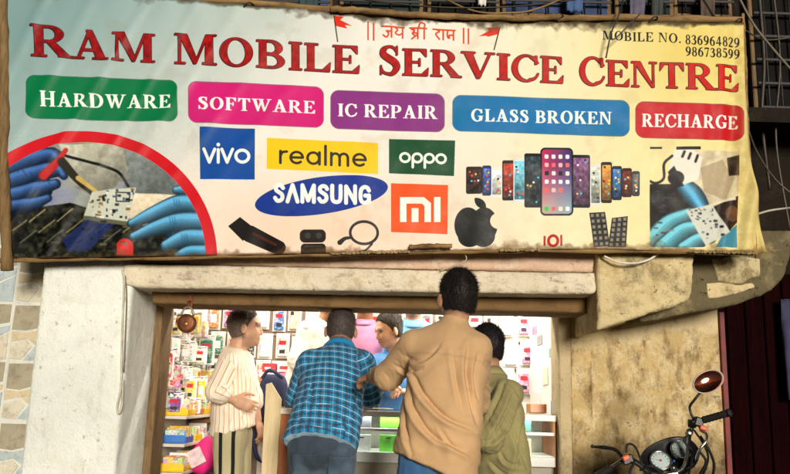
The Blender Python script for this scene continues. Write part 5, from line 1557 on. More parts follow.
def person(label, J, sp):
    """J: joints in world space; sp: looks"""
    J = {k: V3(*v) if not isinstance(v, np.ndarray) else v for k, v in J.items()}
    base = (J['anL'] + J['anR']) / 2
    root = empty('person', (base[0], base[1], base[2] - .085), label, 'person', sp.get('group'))
    S = nrm(J['neck'] - J['pelvis']); L = nrm(J['shL'] - J['shR']); Fw = nrm(np.cross(L, S)) if True else None
    if Fw @ V3(*sp['face']) < 0: Fw = -Fw
    lw = sp.get('build', 1.0)
    chest = J['pelvis'] * .36 + J['neck'] * .64
    waist = J['pelvis'] * .72 + J['neck'] * .28
    # ---------- head frame
    hf = nrm(V3(*sp.get('look', sp['face']))); hu = nrm(V3(*sp.get('hup', (0, 0, 1)))); hr = nrm(np.cross(hf, hu)); hu = nrm(np.cross(hr, hf))
    c = J['head']
    H = lambda r, f, u: c + hr * r + hf * f + hu * u
    hs = sp.get('hscale', 1.0)
    # ---------- body
    pts = np.stack(list(J.values()) + [c + hu * .15, c - hu * .12, c + hf * .14, c - hf * .13, c + hr * .12, c - hr * .12])
    for w_ in ('wrL', 'wrR'):
        pts = np.concatenate([pts, (J[w_] + .22)[None], (J[w_] - .22)[None]])
    lo, hi = pts.min(0) - .2, pts.max(0) + .2
    lo[2] = base[2] - .14
    fd = Field(lo, hi, sp.get('h', .0065))
    for (a, b, ra, rb, fs) in ((J['pelvis'] - S * .02, waist, .105, .110, 1.35), (waist, chest, .115, .128, 1.45), (chest, chest + S * .10, .128, .11, 1.5)):
        fd.cone(a, b, ra * lw, rb * lw, .05, Fw, fs)
    fd.cone(J['shL'], J['shR'], .05 * lw, .05 * lw, .05)
    fd.cone(J['neck'] - S * .03, c - hu * .03 - hf * .02, .062, .059, .03)
    for sd in 'LR':
        sh_, el_, wr_ = J['sh' + sd], J['el' + sd], J['wr' + sd]
        fd.cone(sh_, el_, .046 * lw, .037 * lw, .03); fd.cone(el_, el_ * .7 + wr_ * .3, .038 * lw, .041 * lw, .02); fd.cone(el_ * .7 + wr_ * .3, wr_, .041 * lw, .025, .02)
        hd = sp.get('hand' + sd, {})
        d_ = V3(*hd['dir']) if 'dir' in hd else nrm(wr_ - el_)
        hand(fd, wr_, d_, V3(*hd.get('palm', (0, 0, -1))), V3(*hd.get('thumb', (0, 0, 1))), hd.get('curl', .55))
        hp, kn, an = J['hip' + sd], J['kn' + sd], J['an' + sd]
        fd.cone(hp, kn, .072 * lw, .052, .04); fd.cone(kn, kn * .72 + an * .28, .052, .052, .03); fd.cone(kn * .72 + an * .28, an, .050, .036, .03)
        ff = nrm(V3(Fw[0], Fw[1], 0))
        fd.cone(an - V3(0, 0, .045), an - V3(0, 0, .055) + ff * .14, .035, .026, .03)
    e = lambda q: tuple(x * hs for x in q)
    AX = (hr, hf, hu)
    fd.ell(H(0, -.010, .022), e((.077, .096, .094)), AX, .02)
    fd.ell(H(0, .026, -.050), e((.056, .064, .066)), AX, .03)
    fd.ell(H(0, .062, -.094), e((.024, .022, .020)), AX, .025)
    for s_ in (-1, 1):
        fd.ell(H(s_ * .036, .058, -.026), e((.024, .026, .024)), AX, .02)
        fd.cone(H(s_ * .012, .089, .026), H(s_ * .044, .076, .024), .009, .008, .012)
        fd.ell(H(s_ * .087, -.008, -.012), e((.011, .021, .034)), (nrm(hr + hf * -.35 * s_), nrm(hf + hr * .35 * s_), hu), .008)
        fd.ell(H(s_ * .031, .094, .006), e((.015, .012, .010)), AX, .010, sub=True)
    fd.cone(H(0, .086, .010), H(0, .100, -.032), .009, .0130, .012)
    for s_ in (-1, 1): fd.ell(H(s_ * .012, .092, -.036), e((.008, .009, .007)), AX, .006)
    fd.cone(H(-.017, .083, -.062), H(.017, .083, -.062), .0075, .0075, .006)
    fd.cone(H(-.015, .081, -.073), H(.015, .081, -.073), .0075, .0075, .006)
    v, F = fd.mesh()
    v = smooth_v(v, F, 1, .35)
    q = v - c
    r_, f_, u_ = q @ hr, q @ hf, q @ hu
    near = (np.abs(r_) < .09) & (f_ > -.02) & (f_ < .13)
    tint = np.zeros(len(v))
    st = sp.get('stubble', .3)
    tint += near * np.clip((-.045 - u_) / .02, 0, 1) * np.clip((u_ + .14) / .02, 0, 1) * st
    tint += near * np.exp(-((u_ - .031) / .006) ** 2 - ((np.abs(r_) - .032) / .019) ** 4) * .9 * (f_ > .05)
    tint += near * np.exp(-((u_ + .050) / .006) ** 2 - (r_ / .024) ** 2) * sp.get('moustache', .3) * (f_ > .05)
    tint += near * np.exp(-((u_ - .006) / .006) ** 2 - ((np.abs(r_) - .031) / .010) ** 2) * .35 * (f_ > .06)
    tint += near * np.exp(-((u_ + .0675) / .0040) ** 2 - (r_ / .024) ** 4) * .6 * (f_ > .06)
    back = (np.abs(r_) < .082) & (f_ < .03) & (u_ > -.12)
    tint += back * np.clip((u_ + .085) / .03, 0, 1) * .7 * np.clip((.012 - f_) / .03, 0, 1) * np.clip((.095 - np.abs(r_)) / .01, 0, 1)
    sk = skin('skin_%d_%d_%d' % sp['skin'], sp['skin'])
    obj_from('body', v, F, sk, root, tint=np.clip(tint, 0, .92))
    # ---------- hair
    hd = Field(c - .19, c + .19, .0045)
    hv = sp.get('hair_vol', 1.0)
    hd.ell(H(0, -.020, .032), (.079 + .004 * hv, .099 + .006 * hv, .095 + .014 * hv), AX, 0)
    hd.ell(H(0, -.030, -.02), (.076, .072, .075), AX, .02)
    if hv > 1: hd.ell(H(.01, .035, .085), (.055, .05, .034), AX, .03)
    hd.cut(H(0, .040, .030), nrm(hf * 1.0 - hu * .62))          # hairline
    hd.cut(H(0, .004, -.012), nrm(hf * 1.0 - hu * .10 - hr * 0) if False else nrm(hf * .9 - hu * .55))
    hd.cut(H(0, -.05, sp.get('nape', -.060)), nrm(-hu * 1.0 + hf * .30))
    hv_, hF = hd.mesh()
    n_ = vnormals(hv_, hF)
    ql = hv_ - c
    cl_ = np.stack([(ql @ hr) * 130, (ql @ hf) * 130, (ql @ hu) * 38], 1)
    hv_ = hv_ + n_ * ((fbm(cl_, len(label), 3) * .0014 + fbm(cl_ * .35, 7, 2) * .0022) * hv)[:, None]
    rg = np.random.default_rng(abs(hash(label)) % 1000 if False else len(label))
    pick = rg.integers(0, len(hv_), 12000)
    b0 = hv_[pick]; nn = n_[pick]
    down = nrm(-hu * .6 - hf * .2)
    tdir = np.cross(nn, rg.normal(size=(len(pick), 3))); tdir /= np.linalg.norm(tdir, axis=1)[:, None] + 1e-9
    gd = nn * (.38 if hv < 1 else .55) + (down - nn * (nn @ down)[:, None]) * 1.0 + rg.normal(size=(len(pick), 3)) * .22
    gd /= np.linalg.norm(gd, axis=1)[:, None]
    ln = rg.uniform(.006, .016, len(pick))[:, None] * hv
    tipv = b0 + gd * ln
    top_ = np.where((hv_ - c) @ hu > .03)[0]
    pk2 = rg.choice(top_, 1800)
    g2 = n_[pk2] * .5 + rg.normal(size=(len(pk2), 3)) * .30 - hf * .25 + hr * .25; g2 /= np.linalg.norm(g2, axis=1)[:, None]
    t2 = np.cross(n_[pk2], rg.normal(size=(len(pk2), 3))); t2 /= np.linalg.norm(t2, axis=1)[:, None] + 1e-9
    b0 = np.concatenate([b0, hv_[pk2]]); nn = np.concatenate([nn, n_[pk2]]); tdir = np.concatenate([tdir, t2 * 1.5])
    tipv = np.concatenate([tipv, hv_[pk2] + g2 * rg.uniform(.010, .024, len(pk2))[:, None] * hv])
    pick = np.concatenate([pick, pk2])
    nv = len(hv_)
    allv = np.concatenate([hv_, b0 - tdir * .0008 - nn * .001, b0 + tdir * .0008 - nn * .001, tipv])
    m_ = len(pick)
    tri_ = np.stack([nv + np.arange(m_), nv + m_ + np.arange(m_), nv + 2 * m_ + np.arange(m_)], 1)
    obj_from('hair', allv, hF, hairmat('hair_%d_%d_%d' % sp['hair'], sp['hair']), root, tri=tri_)
    if sp.get('eyes'):
        for s_ in (-1, 1):
            ey = Vector(H(s_ * .031, .0755, .006)); ed = Vector(nrm(hf + hr * .10 * s_ - hu * .05))
            mb = MB(); mb.lathe(ey - ed * .011, ed, [(0, .001), (.002, .006), (.006, .0098), (.011, .011), (.016, .0098), (.020, .006), (.022, .001)], 14)
            eb = mb.build('eye', M('eye_white', (214, 204, 192), .25, .05, bump=0), root)
            mb = MB(); mb.lathe(ey + ed * .0085, ed, [(0, .0060), (.0022, .0052), (.0030, .002)], 12); mb.build('iris', M('eye_dark', (40, 28, 22), .2, .1, bump=0), eb)
            up_l = [Vector(H(s_ * (.031 + .017 * q), .0865 - .010 * q * q, .0135 - .004 * q * q)) for q in (-1, -.5, 0, .5, 1)]
            mb = MB(); mb.tube(spline(up_l, 4), .0022, 6); mb.build('eyelid', M('lash_dark', (60, 42, 34), .6, .1, bump=0), eb)
    # ---------- shirt
    hem = J['pelvis'] - S * sp.get('hem', .10)
    fd = Field(lo, hi, sp.get('hs', .0075))
    w1, w2, w3 = sp.get('widths', (.165, .158, .168))
    fl = sp.get('flat', 1.45)
    fd.cone(hem - S * .06, waist, w1 * lw, w2 * lw, .05, Fw, fl)
    fd.cone(waist, chest, w2 * lw, w3 * lw, .05, Fw, fl)
    fd.cone(chest, chest + S * .09, w3 * lw, .135 * lw, .05, Fw, fl)
    fd.cone(J['shL'] - L * .02, J['shR'] + L * .02, .064 * lw, .064 * lw, .05)
    fd.cone(J['neck'] - S * .045, J['shL'] - L * .02, .066, .058 * lw, .04); fd.cone(J['neck'] - S * .045, J['shR'] + L * .02, .066, .058 * lw, .04)
    sl = sp.get('sleeve', 1.0)           # share of forearm covered; negative: share of the upper arm left bare
    sr = sp.get('sleeve_r', .062)
    segs = []
    for sd in 'LR':
        sh_, el_, wr_ = J['sh' + sd], J['el' + sd], J['wr' + sd]
        if sl < 0:
            q_ = sh_ + (el_ - sh_) * (1 + sl)
            fd.cone(sh_, q_, sr * 1.04 * lw, sr * 1.06 * lw, .03); segs.append((sh_, q_))
        else:
            fd.cone(sh_, el_, sr * 1.02 * lw, sr * .94 * lw, .018); segs.append((sh_, el_))
            q_ = el_ + (wr_ - el_) * sl
            fd.cone(el_, q_, sr * .93 * lw, sr * (.93 - .25 * sl) * lw, .025); segs.append((el_, q_))
            if sl < .9: fd.cone(q_ - nrm(wr_ - el_) * .03, q_, sr * .88, sr * .86, .01)
    col_top = J['neck'] + S * .012
    cn = nrm(S * .9 + nrm(c - J['neck']) * .4)
    fd.cone(J['neck'] - cn * .03, J['neck'] + cn * .028, .072, .066, .012)
    fd.cut(J['neck'] + cn * .034, cn)
    hn = -S + V3(*sp.get('hem_tilt', (0, 0, 0)))
    # hem cut only acts on the torso: arms hang in front of it
    n_hem = nrm(hn)
    keep = np.zeros_like(fd.a, bool)
    sleeve = Field(lo, hi, sp.get('hs', .0075))
    for sd, (a_, b_) in zip('LLRR' if sl >= 0 else 'LR', segs): sleeve.cone(a_, b_, sr * .95 * lw, sr * (.93 - .25 * max(sl, 0)) * lw if a_ is not None else sr, .02)
    body = fd.a.copy()
    fd.cut(hem, n_hem)
    if sp.get('arm_below_hem'): fd.a = np.minimum(fd.a, np.maximum(sleeve.a, body))
    for sd in 'LR':
        sh_, el_, wr_ = J['sh' + sd], J['el' + sd], J['wr' + sd]
        # clean cuff: carve what lies beyond the sleeve end around the arm
        if sl < 0: q_, d_ = sh_ + (el_ - sh_) * (1 + sl), nrm(el_ - sh_)
        else: q_, d_ = el_ + (wr_ - el_) * sl, nrm(wr_ - el_)
        s = fd._sl(q_ - .12, q_ + .12)
        X, Y, Z = fd._pts(s)
        dist = (X - q_[0]) * d_[0] + (Y - q_[1]) * d_[1] + (Z - q_[2]) * d_[2]
        rad = np.sqrt(np.maximum((X - q_[0]) ** 2 + (Y - q_[1]) ** 2 + (Z - q_[2]) ** 2 - dist ** 2, 0))
        tors = body[s] if False else None
        ang = (dist > 0.004) & (rad < .075) & (dist < .10)
        far = np.sqrt(((X - chest[0]) ** 2 + (Y - chest[1]) ** 2 + (Z - chest[2]) ** 2))
        sub = fd.a[s]
        sl2 = sleeve.a[s]
        sub[ang & (sl2 < .02)] = np.maximum(sub, (dist - .004).astype(np.float32) * 0 + np.maximum(.004, 0)).astype(np.float32)[ang & (sl2 < .02)] if sp.get('carve', False) else sub[ang & (sl2 < .02)]
    v, F = fd.mesh()
    v = smooth_v(v, F, 2, .5)
    n = vnormals(v, F)
    # cloth coordinates: along the nearest limb, or across / along the torso
    tor = v - J['pelvis']
    tv, tu = tor @ S, tor @ L
    tf = tor @ Fw
    uv = np.stack([tu + .35 * tf * np.sign(tu + 1e-6), tv], 1)
    if sp.get('wrap'): uv[:, 0] = np.arctan2(tu, -tf * 1.2) * .17
    best = np.clip(np.hypot(np.maximum(np.abs(tu) - .13 * lw, 0), np.maximum(np.abs(tf) - .10, 0)), 0, 9) - .004
    arm_t = np.full(len(v), -1.0)
    acc_len = {}
    for i, (a_, b_) in enumerate(segs):
        ba = b_ - a_; Ls = np.linalg.norm(ba)
        tt = ((v - a_) @ ba) / (Ls * Ls)
        d = np.linalg.norm(v - a_ - np.clip(tt, 0, 1)[:, None] * ba, axis=1) - .045
        m = d < best - .0
        best = np.where(m, d, best)
        ax_ = nrm(ba); e1 = nrm(np.cross(ax_, Fw) + 1e-6); e2 = np.cross(ax_, e1)
        rel = v - a_
        an_ = np.arctan2(rel @ e2, rel @ e1)
        off = .30 * (i % 2) if sl >= 0 else 0
        uv[m] = np.stack([an_[m] * .055 + .4, tt[m] * Ls + off], 1)
        arm_t[m] = (tt[m] * Ls + off)
    fa = sp.get('fold', 1.0) * .62
    sd_ = sp.get('seed', 1)
    istor = arm_t < 0
    # torso: long drag folds from the shoulders down; sleeves: rings bunched around elbow and cuff
    wv = np.stack([tu * 9 + .9 * np.sin(tv * 7 + sd_), tv * 2.6 + tu * sp.get('drag', 2.2), tf * 6], 1)
    f1 = 1 - np.abs(fbm(wv, sd_, 2)) * 1.7
    wv2 = np.stack([tu * 5 + tv * 7, tv * 10 - tu * 4, tf * 5], 1)
    f2 = 1 - np.abs(fbm(wv2, sd_ + 5, 3)) * 1.7
    low = np.clip((.30 - tv) / .30, 0, 1)
    dt = .0075 * np.clip(f1, -1, 1) * (.45 + .75 * low) + .006 * np.clip(f2, -1, 1) * (.35 + .9 * low)
    wa = np.stack([uv[:, 0] * 7, uv[:, 1] * 17 + 1.2 * np.sin(uv[:, 0] * 30), np.full(len(v), sd_ * 3.3)], 1)
    f3 = 1 - np.abs(fbm(wa, sd_ + 9, 3)) * 1.6
    da = .0085 * np.clip(f3, -1, 1) * (.5 + .5 * np.exp(-((uv[:, 1] - .28) / .12) ** 2))
    dsp = np.where(istor, dt, da) * fa
    bl = np.clip((best + .02) / .04, 0, 1)
    for (pl_, dep, wd) in sp.get('creases', ()):
        rel = v - np.array([0, 0, CAMZ]); fz = rel @ np.array(_F)
        sxp, syp = CX + FPX * (rel @ np.array(_R)) / fz, CY - FPX * (rel @ np.array(_U)) / fz
        facing = np.clip(-(n @ np.array(_F)) * 2 + .2, 0, 1)
        pp_ = spline([Vector((a_, b_, 0)) for a_, b_ in pl_], 6)
        bd = np.full(len(v), 1e9); sgn = np.zeros(len(v)); tt_ = np.zeros(len(v))
        for i_ in range(len(pp_) - 1):
            a_, b_ = pp_[i_], pp_[i_ + 1]
            dx_, dy_ = b_.x - a_.x, b_.y - a_.y
            t_ = np.clip(((sxp - a_.x) * dx_ + (syp - a_.y) * dy_) / (dx_ * dx_ + dy_ * dy_ + 1e-9), 0, 1)
            d_ = np.hypot(sxp - a_.x - t_ * dx_, syp - a_.y - t_ * dy_)
            s_ = np.sign((sxp - a_.x) * dy_ - (syp - a_.y) * dx_)
            m_ = d_ < bd
            bd = np.where(m_, d_, bd); sgn = np.where(m_, s_, sgn); tt_ = np.where(m_, (i_ + t_) / (len(pp_) - 1), tt_)
        q_ = bd * sgn / wd
        env = np.sin(np.clip(tt_ * .94 + .03, 0, 1) * math.pi) ** .6
        dsp = dsp + facing * env * dep * sp.get('cgain', 1.35) * (np.exp(-np.abs((q_ + .75) / .7) ** 1.5) * .9 - np.exp(-np.abs((q_ - .1) / .42) ** 1.4) * 1.25)
    v = v + n * dsp[:, None]
    v = smooth_v(v, F, 1, .3)
    obj_from('shirt', v, F, sp['shirt'], root, uv=uv)
    # collar
    if sp.get('collar', True):
        mb = MB()
        ring = []
        e1 = nrm(np.cross(cn, L)); e2 = nrm(np.cross(cn, e1))
        prof = ((.066, -.006), (.069, .036), (.078, .042), (.101, .002), (.098, -.006))
        n_s = 28
        vs_, fs_ = [], []
        for i in range(n_s):
            a_ = 2 * math.pi * i / n_s
            d_ = e1 * math.cos(a_) + e2 * math.sin(a_)
            fr = d_ @ Fw
            for (rr, hh) in prof:
                vs_.append(J['neck'] + d_ * rr * (1 + .05 * fr) + cn * (hh - .020 * max(fr, 0)))
        k5 = len(prof)
        for i in range(n_s):
            for k in range(k5):
                k2 = (k + 1) % k5; i2 = (i + 1) % n_s
                fs_.append((i * k5 + k, i2 * k5 + k, i2 * k5 + k2, i * k5 + k2))
        mb.add(vs_, fs_, True)
        mb.build('collar', sp.get('collar_mat', sp['shirt_plain'] if 'shirt_plain' in sp else sp['shirt']), root)
    # ---------- trousers
    fd = Field(lo, hi, .011)
    up_ = nrm(J['pelvis'] - (J['hipL'] + J['hipR']) / 2 + S * .3)
    fd.cone(J['pelvis'] - up_ * .03, J['pelvis'] + up_ * .05, .140 * lw * sp.get('seat', 1), .130 * lw * sp.get('seat', 1), .05, Fw, 1.35)
    for sd in 'LR':
        hp, kn, an = J['hip' + sd], J['kn' + sd], J['an' + sd]
        fd.cone(hp, kn, .098 * lw * sp.get('seat', 1), .078, .04, None, 1.0); fd.cone(kn, an - V3(0, 0, .02), .078, .070, .03)
    fd.cut(J['pelvis'] + up_ * .10, up_)
    fd.cut(base - V3(0, 0, .045), V3(0, 0, -1))
    v, F = fd.mesh()
    v = smooth_v(v, F, 2, .5)
    n = vnormals(v, F)
    w_ = np.stack([v[:, 0] * 9, v[:, 1] * 9, v[:, 2] * 4], 1)
    v = v + n * (np.clip(1 - np.abs(fbm(w_, sd_ + 2, 3)) * 1.7, -1, 1) * .008)[:, None]
    uvt = np.stack([(v - J['pelvis']) @ L, (v - J['pelvis']) @ Fw], 1)
    obj_from('trousers', v, F, sp['trousers'], root, uv=uvt)
    for pi, pg_ in enumerate(sp.get('pockets', ())):
        rel = v - np.array([0, 0, CAMZ]); fz = rel @ np.array(_F)
        sxp, syp = CX + FPX * (rel @ np.array(_R)) / fz, CY - FPX * (rel @ np.array(_U)) / fz
        nn = vnormals(v, F)
        inside = Pg(pg_)(sxp, syp) & ((nn @ np.array(_F)) < -.1)
        fsel = inside[F].all(1)
        if fsel.sum() < 4: continue
        ff_ = F[fsel]; ids = np.unique(ff_); mp = np.full(len(v), -1); mp[ids] = np.arange(len(ids))
        po = obj_from('pocket', v[ids] + nn[ids] * .007, mp[ff_], sp['trousers'], root, uv=uvt[ids])
        so_ = po.modifiers.new('thick', 'SOLIDIFY'); so_.thickness = .006; so_.offset = -1
    # ---------- shoes
    for sd in 'LR':
        an = J['an' + sd]; ff = nrm(V3(Fw[0], Fw[1], 0))
        fd = Field(an - .28, an + .28, .011)
        fd.cone(an - V3(0, 0, .045) - ff * .02, an - V3(0, 0, .052) + ff * .15, .044, .036, .03)
        fd.cone(an - V3(0, 0, .03), an - V3(0, 0, .01), .045, .047, .03)
        fd.cut(V3(an[0], an[1], root.location.z + .002), V3(0, 0, -1))
        v, F = fd.mesh(); v = smooth_v(v, F, 1)
        obj_from('shoe', v, F, M('shoe_leather', (52, 40, 34), .5), root)
    return root

def JP(**kw): return {k: np.array(P(*v)) for k, v in kw.items()}
def legs(J, floor, fdir, spread=.10, knee=.04, dx=0, dy=0):
    p = J['pelvis']; L = nrm(V3(J['shL'][0] - J['shR'][0], J['shL'][1] - J['shR'][1], 0)); f = nrm(V3(fdir[0], fdir[1], 0))
    for sd, s in (('L', 1), ('R', -1)):
        hp = p + L * s * .085 - V3(0, 0, .06)
        an = V3(p[0] + dx, p[1] + dy, floor + .085) + L * s * spread
        J['hip' + sd] = hp; J['an' + sd] = an; J['kn' + sd] = (hp + an) / 2 + f * knee
    return J

GRP = 'people at the counter'
# man in the tan shirt, nearest
J = JP(head=(457, 299, 3.74), neck=(454, 326, 3.69), shL=(413, 345, 3.74), shR=(477, 348, 3.64), elL=(388, 376, 3.88), wrL=(375, 376, 4.08), elR=(476, 402, 3.93), wrR=(456, 410, 4.1), pelvis=(437, 450, 3.64))
legs(J, FLOOR, (-.3, 1))
shirt_t = cloth('tan_cotton', (204, 166, 122), .10, pattern=seams)
person('man seen from behind in a tan shirt and jeans, nearest the camera', J, dict(face=(-.3, 1, 0), look=(-.30, 1, .02), hup=(0, -.05, 1), skin=(186, 136, 104), hair=(30, 24, 22), hair_vol=1.15, shirt=shirt_t, trousers=cloth('blue_denim', (64, 108, 156), .25, pattern=jeans_fade), sleeve=.92, sleeve_r=.066, widths=(.196, .174, .172), flat=1.38, hem=.085, seat=.90, collar=False, hem_tilt=(-.30, 0, 0), fold=1.4, hs=.006, drag=3.4, seed=4,
 creases=[([(412, 372), (424, 396), (446, 418), (474, 430)], .016, 5), ([(408, 384), (414, 410), (432, 436), (462, 450)], .013, 5), ([(468, 346), (466, 372), (470, 400), (476, 424)], .014, 4.5), ([(478, 352), (474, 376), (477, 398)], .010, 3.5), ([(405, 356), (418, 362), (430, 356), (440, 346)], .008, 4), ([(396, 366), (408, 372), (422, 368)], .010, 3.5), ([(404, 400), (406, 430), (412, 456)], .009, 4), ([(440, 430), (452, 446), (470, 456)], .010, 4), ([(452, 352), (456, 384), (462, 410)], .008, 4)], group=GRP, handL=dict(dir=(-.5, .6, -.1), palm=(.3, .3, -1), thumb=(0, 0, 1), curl=.5), stubble=.4))
# man in the blue plaid shirt, leaning on the counter
J = JP(head=(341, 331, 4.76), neck=(340, 350, 4.66), shL=(309, 363, 4.60), shR=(363, 363, 4.60), elL=(296, 402, 4.72), wrL=(314, 408, 4.95), elR=(371, 400, 4.74), wrR=(362, 405, 4.96), pelvis=(322, 436, 4.38))
legs(J, FLOOR, (0, 1), dy=.05)
person('man in a blue plaid shirt leaning over the glass counter', J, dict(face=(0, 1, 0), look=(-.05, 1, -.35), hup=(0, .4, 1), skin=(186, 136, 108), hair=(70, 62, 58), hair_vol=.8, shirt=cloth('plaid_cotton', (32, 132, 182), .10, pattern=plaid), trousers=cloth('faded_dark_denim', (58, 70, 82), .3, pattern=jeans_fade), sleeve=-.14, sleeve_r=.068, widths=(.205, .180, .172), hem=.055, fold=1.1, drag=1.0, seed=9, pockets=([(292, 452), (318, 452), (318, 478), (306, 486), (292, 478)], [(328, 454), (354, 456), (352, 480), (340, 488), (327, 480)]), hscale=1.05, creases=[([(300, 392), (318, 404), (350, 402)], .008, 4), ([(292, 418), (320, 426), (356, 420)], .009, 4), ([(308, 376), (312, 396), (306, 416)], .008, 4), ([(364, 374), (356, 392), (360, 412)], .009, 4), ([(340, 410), (346, 428), (342, 444)], .007, 4)], group=GRP, handL=dict(curl=.4), handR=dict(curl=.4)))
# man in the cream striped shirt, hand on hip
J = JP(head=(246, 328, 5.22), neck=(235, 354, 5.22), shR=(229, 366, 5.07), shL=(243, 362, 5.38), elR=(217, 391, 4.99), wrR=(233, 399, 5.00), elL=(252, 396, 5.44), wrL=(258, 420, 5.42), pelvis=(233, 424, 5.22))
legs(J, FLOOR, (1, 0))
def tr_stripe(t, base):
    x, y = uvxy(t)
    a = t.math('COMPARE', y, -.02, .012); b = t.math('COMPARE', y, .055, .010)
    return t.mix(t.math('MAXIMUM', a, b), base, srgb(26, 24, 30))
person('man in a cream striped shirt standing in profile with hand on hip', J, dict(face=(1, .1, 0), look=(1, .12, .03), skin=(206, 158, 126), hair=(98, 82, 72), hair_vol=.7, shirt=cloth('striped_cotton', (242, 232, 214), .05, pattern=stripes), shirt_plain=cloth('cream_cotton', (226, 200, 160), .08), trousers=cloth('khaki_twill', (178, 168, 130), .12, pattern=tr_stripe), sleeve=.28, sleeve_r=.070, widths=(.185, .175, .172), flat=1.36, hem=.045, hem_tilt=(.25, 0, 0), fold=.8, wrap=True, seed=14, creases=[([(238, 366), (232, 384), (222, 396)], .010, 3), ([(252, 364), (250, 384), (254, 404)], .008, 3), ([(224, 404), (232, 416), (228, 430)], .009, 3.5), ([(246, 410), (242, 420), (246, 432)], .007, 3)], group=GRP, eyes=True, stubble=.35, moustache=.35, handR=dict(dir=(1, -.05, -.35), palm=(-.1, 1, 0), thumb=(0, 0, 1), curl=.35)))
# man in the olive shirt behind the tan one
J = JP(head=(486, 349, 4.44), neck=(488, 376, 4.34), shR=(509, 394, 4.20), shL=(467, 389, 4.42), elR=(489, 438, 3.99), wrR=(464, 436, 4.16), elL=(456, 430, 4.50), wrL=(450, 430, 4.72), pelvis=(503, 478, 4.36))
legs(J, FLOOR, (-.5, 1))
person('man in an olive green shirt half hidden behind the tan shirt', J, dict(face=(-.5, .86, 0), look=(-.45, .9, -.1), hup=(-.12, .2, 1), skin=(190, 140, 106), hair=(26, 20, 24), shirt=cloth('olive_cotton', (152, 142, 96), .14), trousers=cloth('pale_khaki', (176, 168, 120), .12), sleeve=.9, sleeve_r=.074, widths=(.162, .164, .170), hem=.12, cgain=1.25, fold=1.1, hs=.006, drag=4.0, seed=21, creases=[([(506, 378), (496, 402), (484, 426)], .012, 4), ([(514, 392), (504, 416), (490, 440)], .013, 4), ([(478, 442), (494, 440), (508, 424)], .012, 4), ([(512, 430), (518, 450), (514, 474)], .012, 4), ([(500, 452), (506, 462), (520, 466)], .010, 3.5), ([(494, 388), (484, 408), (474, 426)], .010, 3.5), ([(520, 402), (512, 424), (498, 446)], .012, 3.5), ([(524, 420), (520, 446), (526, 470)], .010, 3.5), ([(490, 462), (500, 472), (514, 478)], .010, 3.5), ([(502, 380), (512, 386), (520, 398)], .008, 3)], group=GRP))
# shopkeeper in the blue polo shirt
J = JP(head=(388, 330, 5.78), neck=(395, 352, 5.86), shR=(378, 364, 5.80), shL=(424, 364, 5.96), elR=(374, 392, 5.72), wrR=(386, 385, 5.52), elL=(428, 395, 5.85), wrL=(404, 392, 5.56), pelvis=(404, 425, 5.95))
legs(J, .62, (-.3, -1), knee=-.12)
person('shopkeeper in a blue polo shirt looking down behind the counter', J, dict(face=(-.4, -.9, 0), look=(-.82, -.5, -.30), hup=(-.2, -.2, 1), skin=(210, 162, 134), hair=(52, 45, 42), hair_vol=.8, shirt=cloth('blue_pique', (84, 140, 206), .08), trousers=cloth('grey_twill', (92, 92, 98), .1), sleeve=-.25, widths=(.170, .165, .168), hem=.10, fold=.8, seed=31, group=GRP, eyes=True, stubble=.3, moustache=.6, h=.0075, hs=.009, handR=dict(curl=.7, palm=(0, 0, -1)), handL=dict(curl=.6)))
# three more staff, heads above the lintel
J = JP(head=(366, 302, 6.08), neck=(364, 325, 6.10), shL=(349, 335, 6.10), shR=(381, 335, 6.10), elL=(343, 360, 6.06), wrL=(350, 384, 5.95), elR=(388, 360, 6.06), wrR=(384, 386, 5.96), pelvis=(365, 386, 6.10))
legs(J, .62, (0, 1))
person('person in a mauve pink shirt at the back of the shop', J, dict(face=(0, 1, 0), skin=(172, 120, 92), hair=(30, 26, 26), shirt=cloth('mauve_cotton', (206, 140, 176), .08), trousers=cloth('grey_twill', (92, 92, 98), .1), sleeve=.8, widths=(.165, .158, .165), hem=.1, seed=41, group=GRP, h=.009, hs=.010))
J = JP(head=(413, 301, 5.98), neck=(414, 324, 6.02), shR=(394, 336, 6.02), shL=(434, 336, 6.02), elR=(390, 358, 5.98), wrR=(396, 384, 5.86), elL=(440, 358, 5.98), wrL=(434, 384, 5.86), pelvis=(414, 388, 6.04))
legs(J, .62, (0, -1))
person('person in a pale blue shirt whose chin shows under the lintel', J, dict(face=(0, -1, 0), skin=(206, 156, 126), hair=(30, 26, 26), shirt=cloth('pale_blue_cotton', (120, 176, 216), .06), trousers=cloth('grey_twill', (92, 92, 98), .1), sleeve=-.2, widths=(.165, .158, .165), hem=.1, seed=51, group=GRP, eyes=True, h=.009, hs=.010, stubble=.5))
J = JP(head=(334, 306, 5.94), neck=(324, 324, 5.98), shR=(306, 330, 5.88), shL=(330, 334, 6.08), elR=(296, 360, 5.84), wrR=(312, 382, 5.78), elL=(336, 366, 6.06), wrL=(340, 384, 5.92), pelvis=(303, 392, 6.04))
legs(J, FLOOR, (1, -.2), dx=-.02)
person('person in a white shirt stooping behind the man in plaid', J, dict(face=(.85, -.5, -.2), look=(.9, -.3, -.3), hup=(.3, 0, 1), skin=(190, 138, 106), hair=(30, 26, 26), shirt=cloth('white_cotton', (240, 238, 228), .05), trousers=cloth('grey_twill', (92, 92, 98), .1), sleeve=.5, widths=(.180, .172, .170), hem=.1, fold=1.3, seed=61, group=GRP, h=.009, hs=.010))

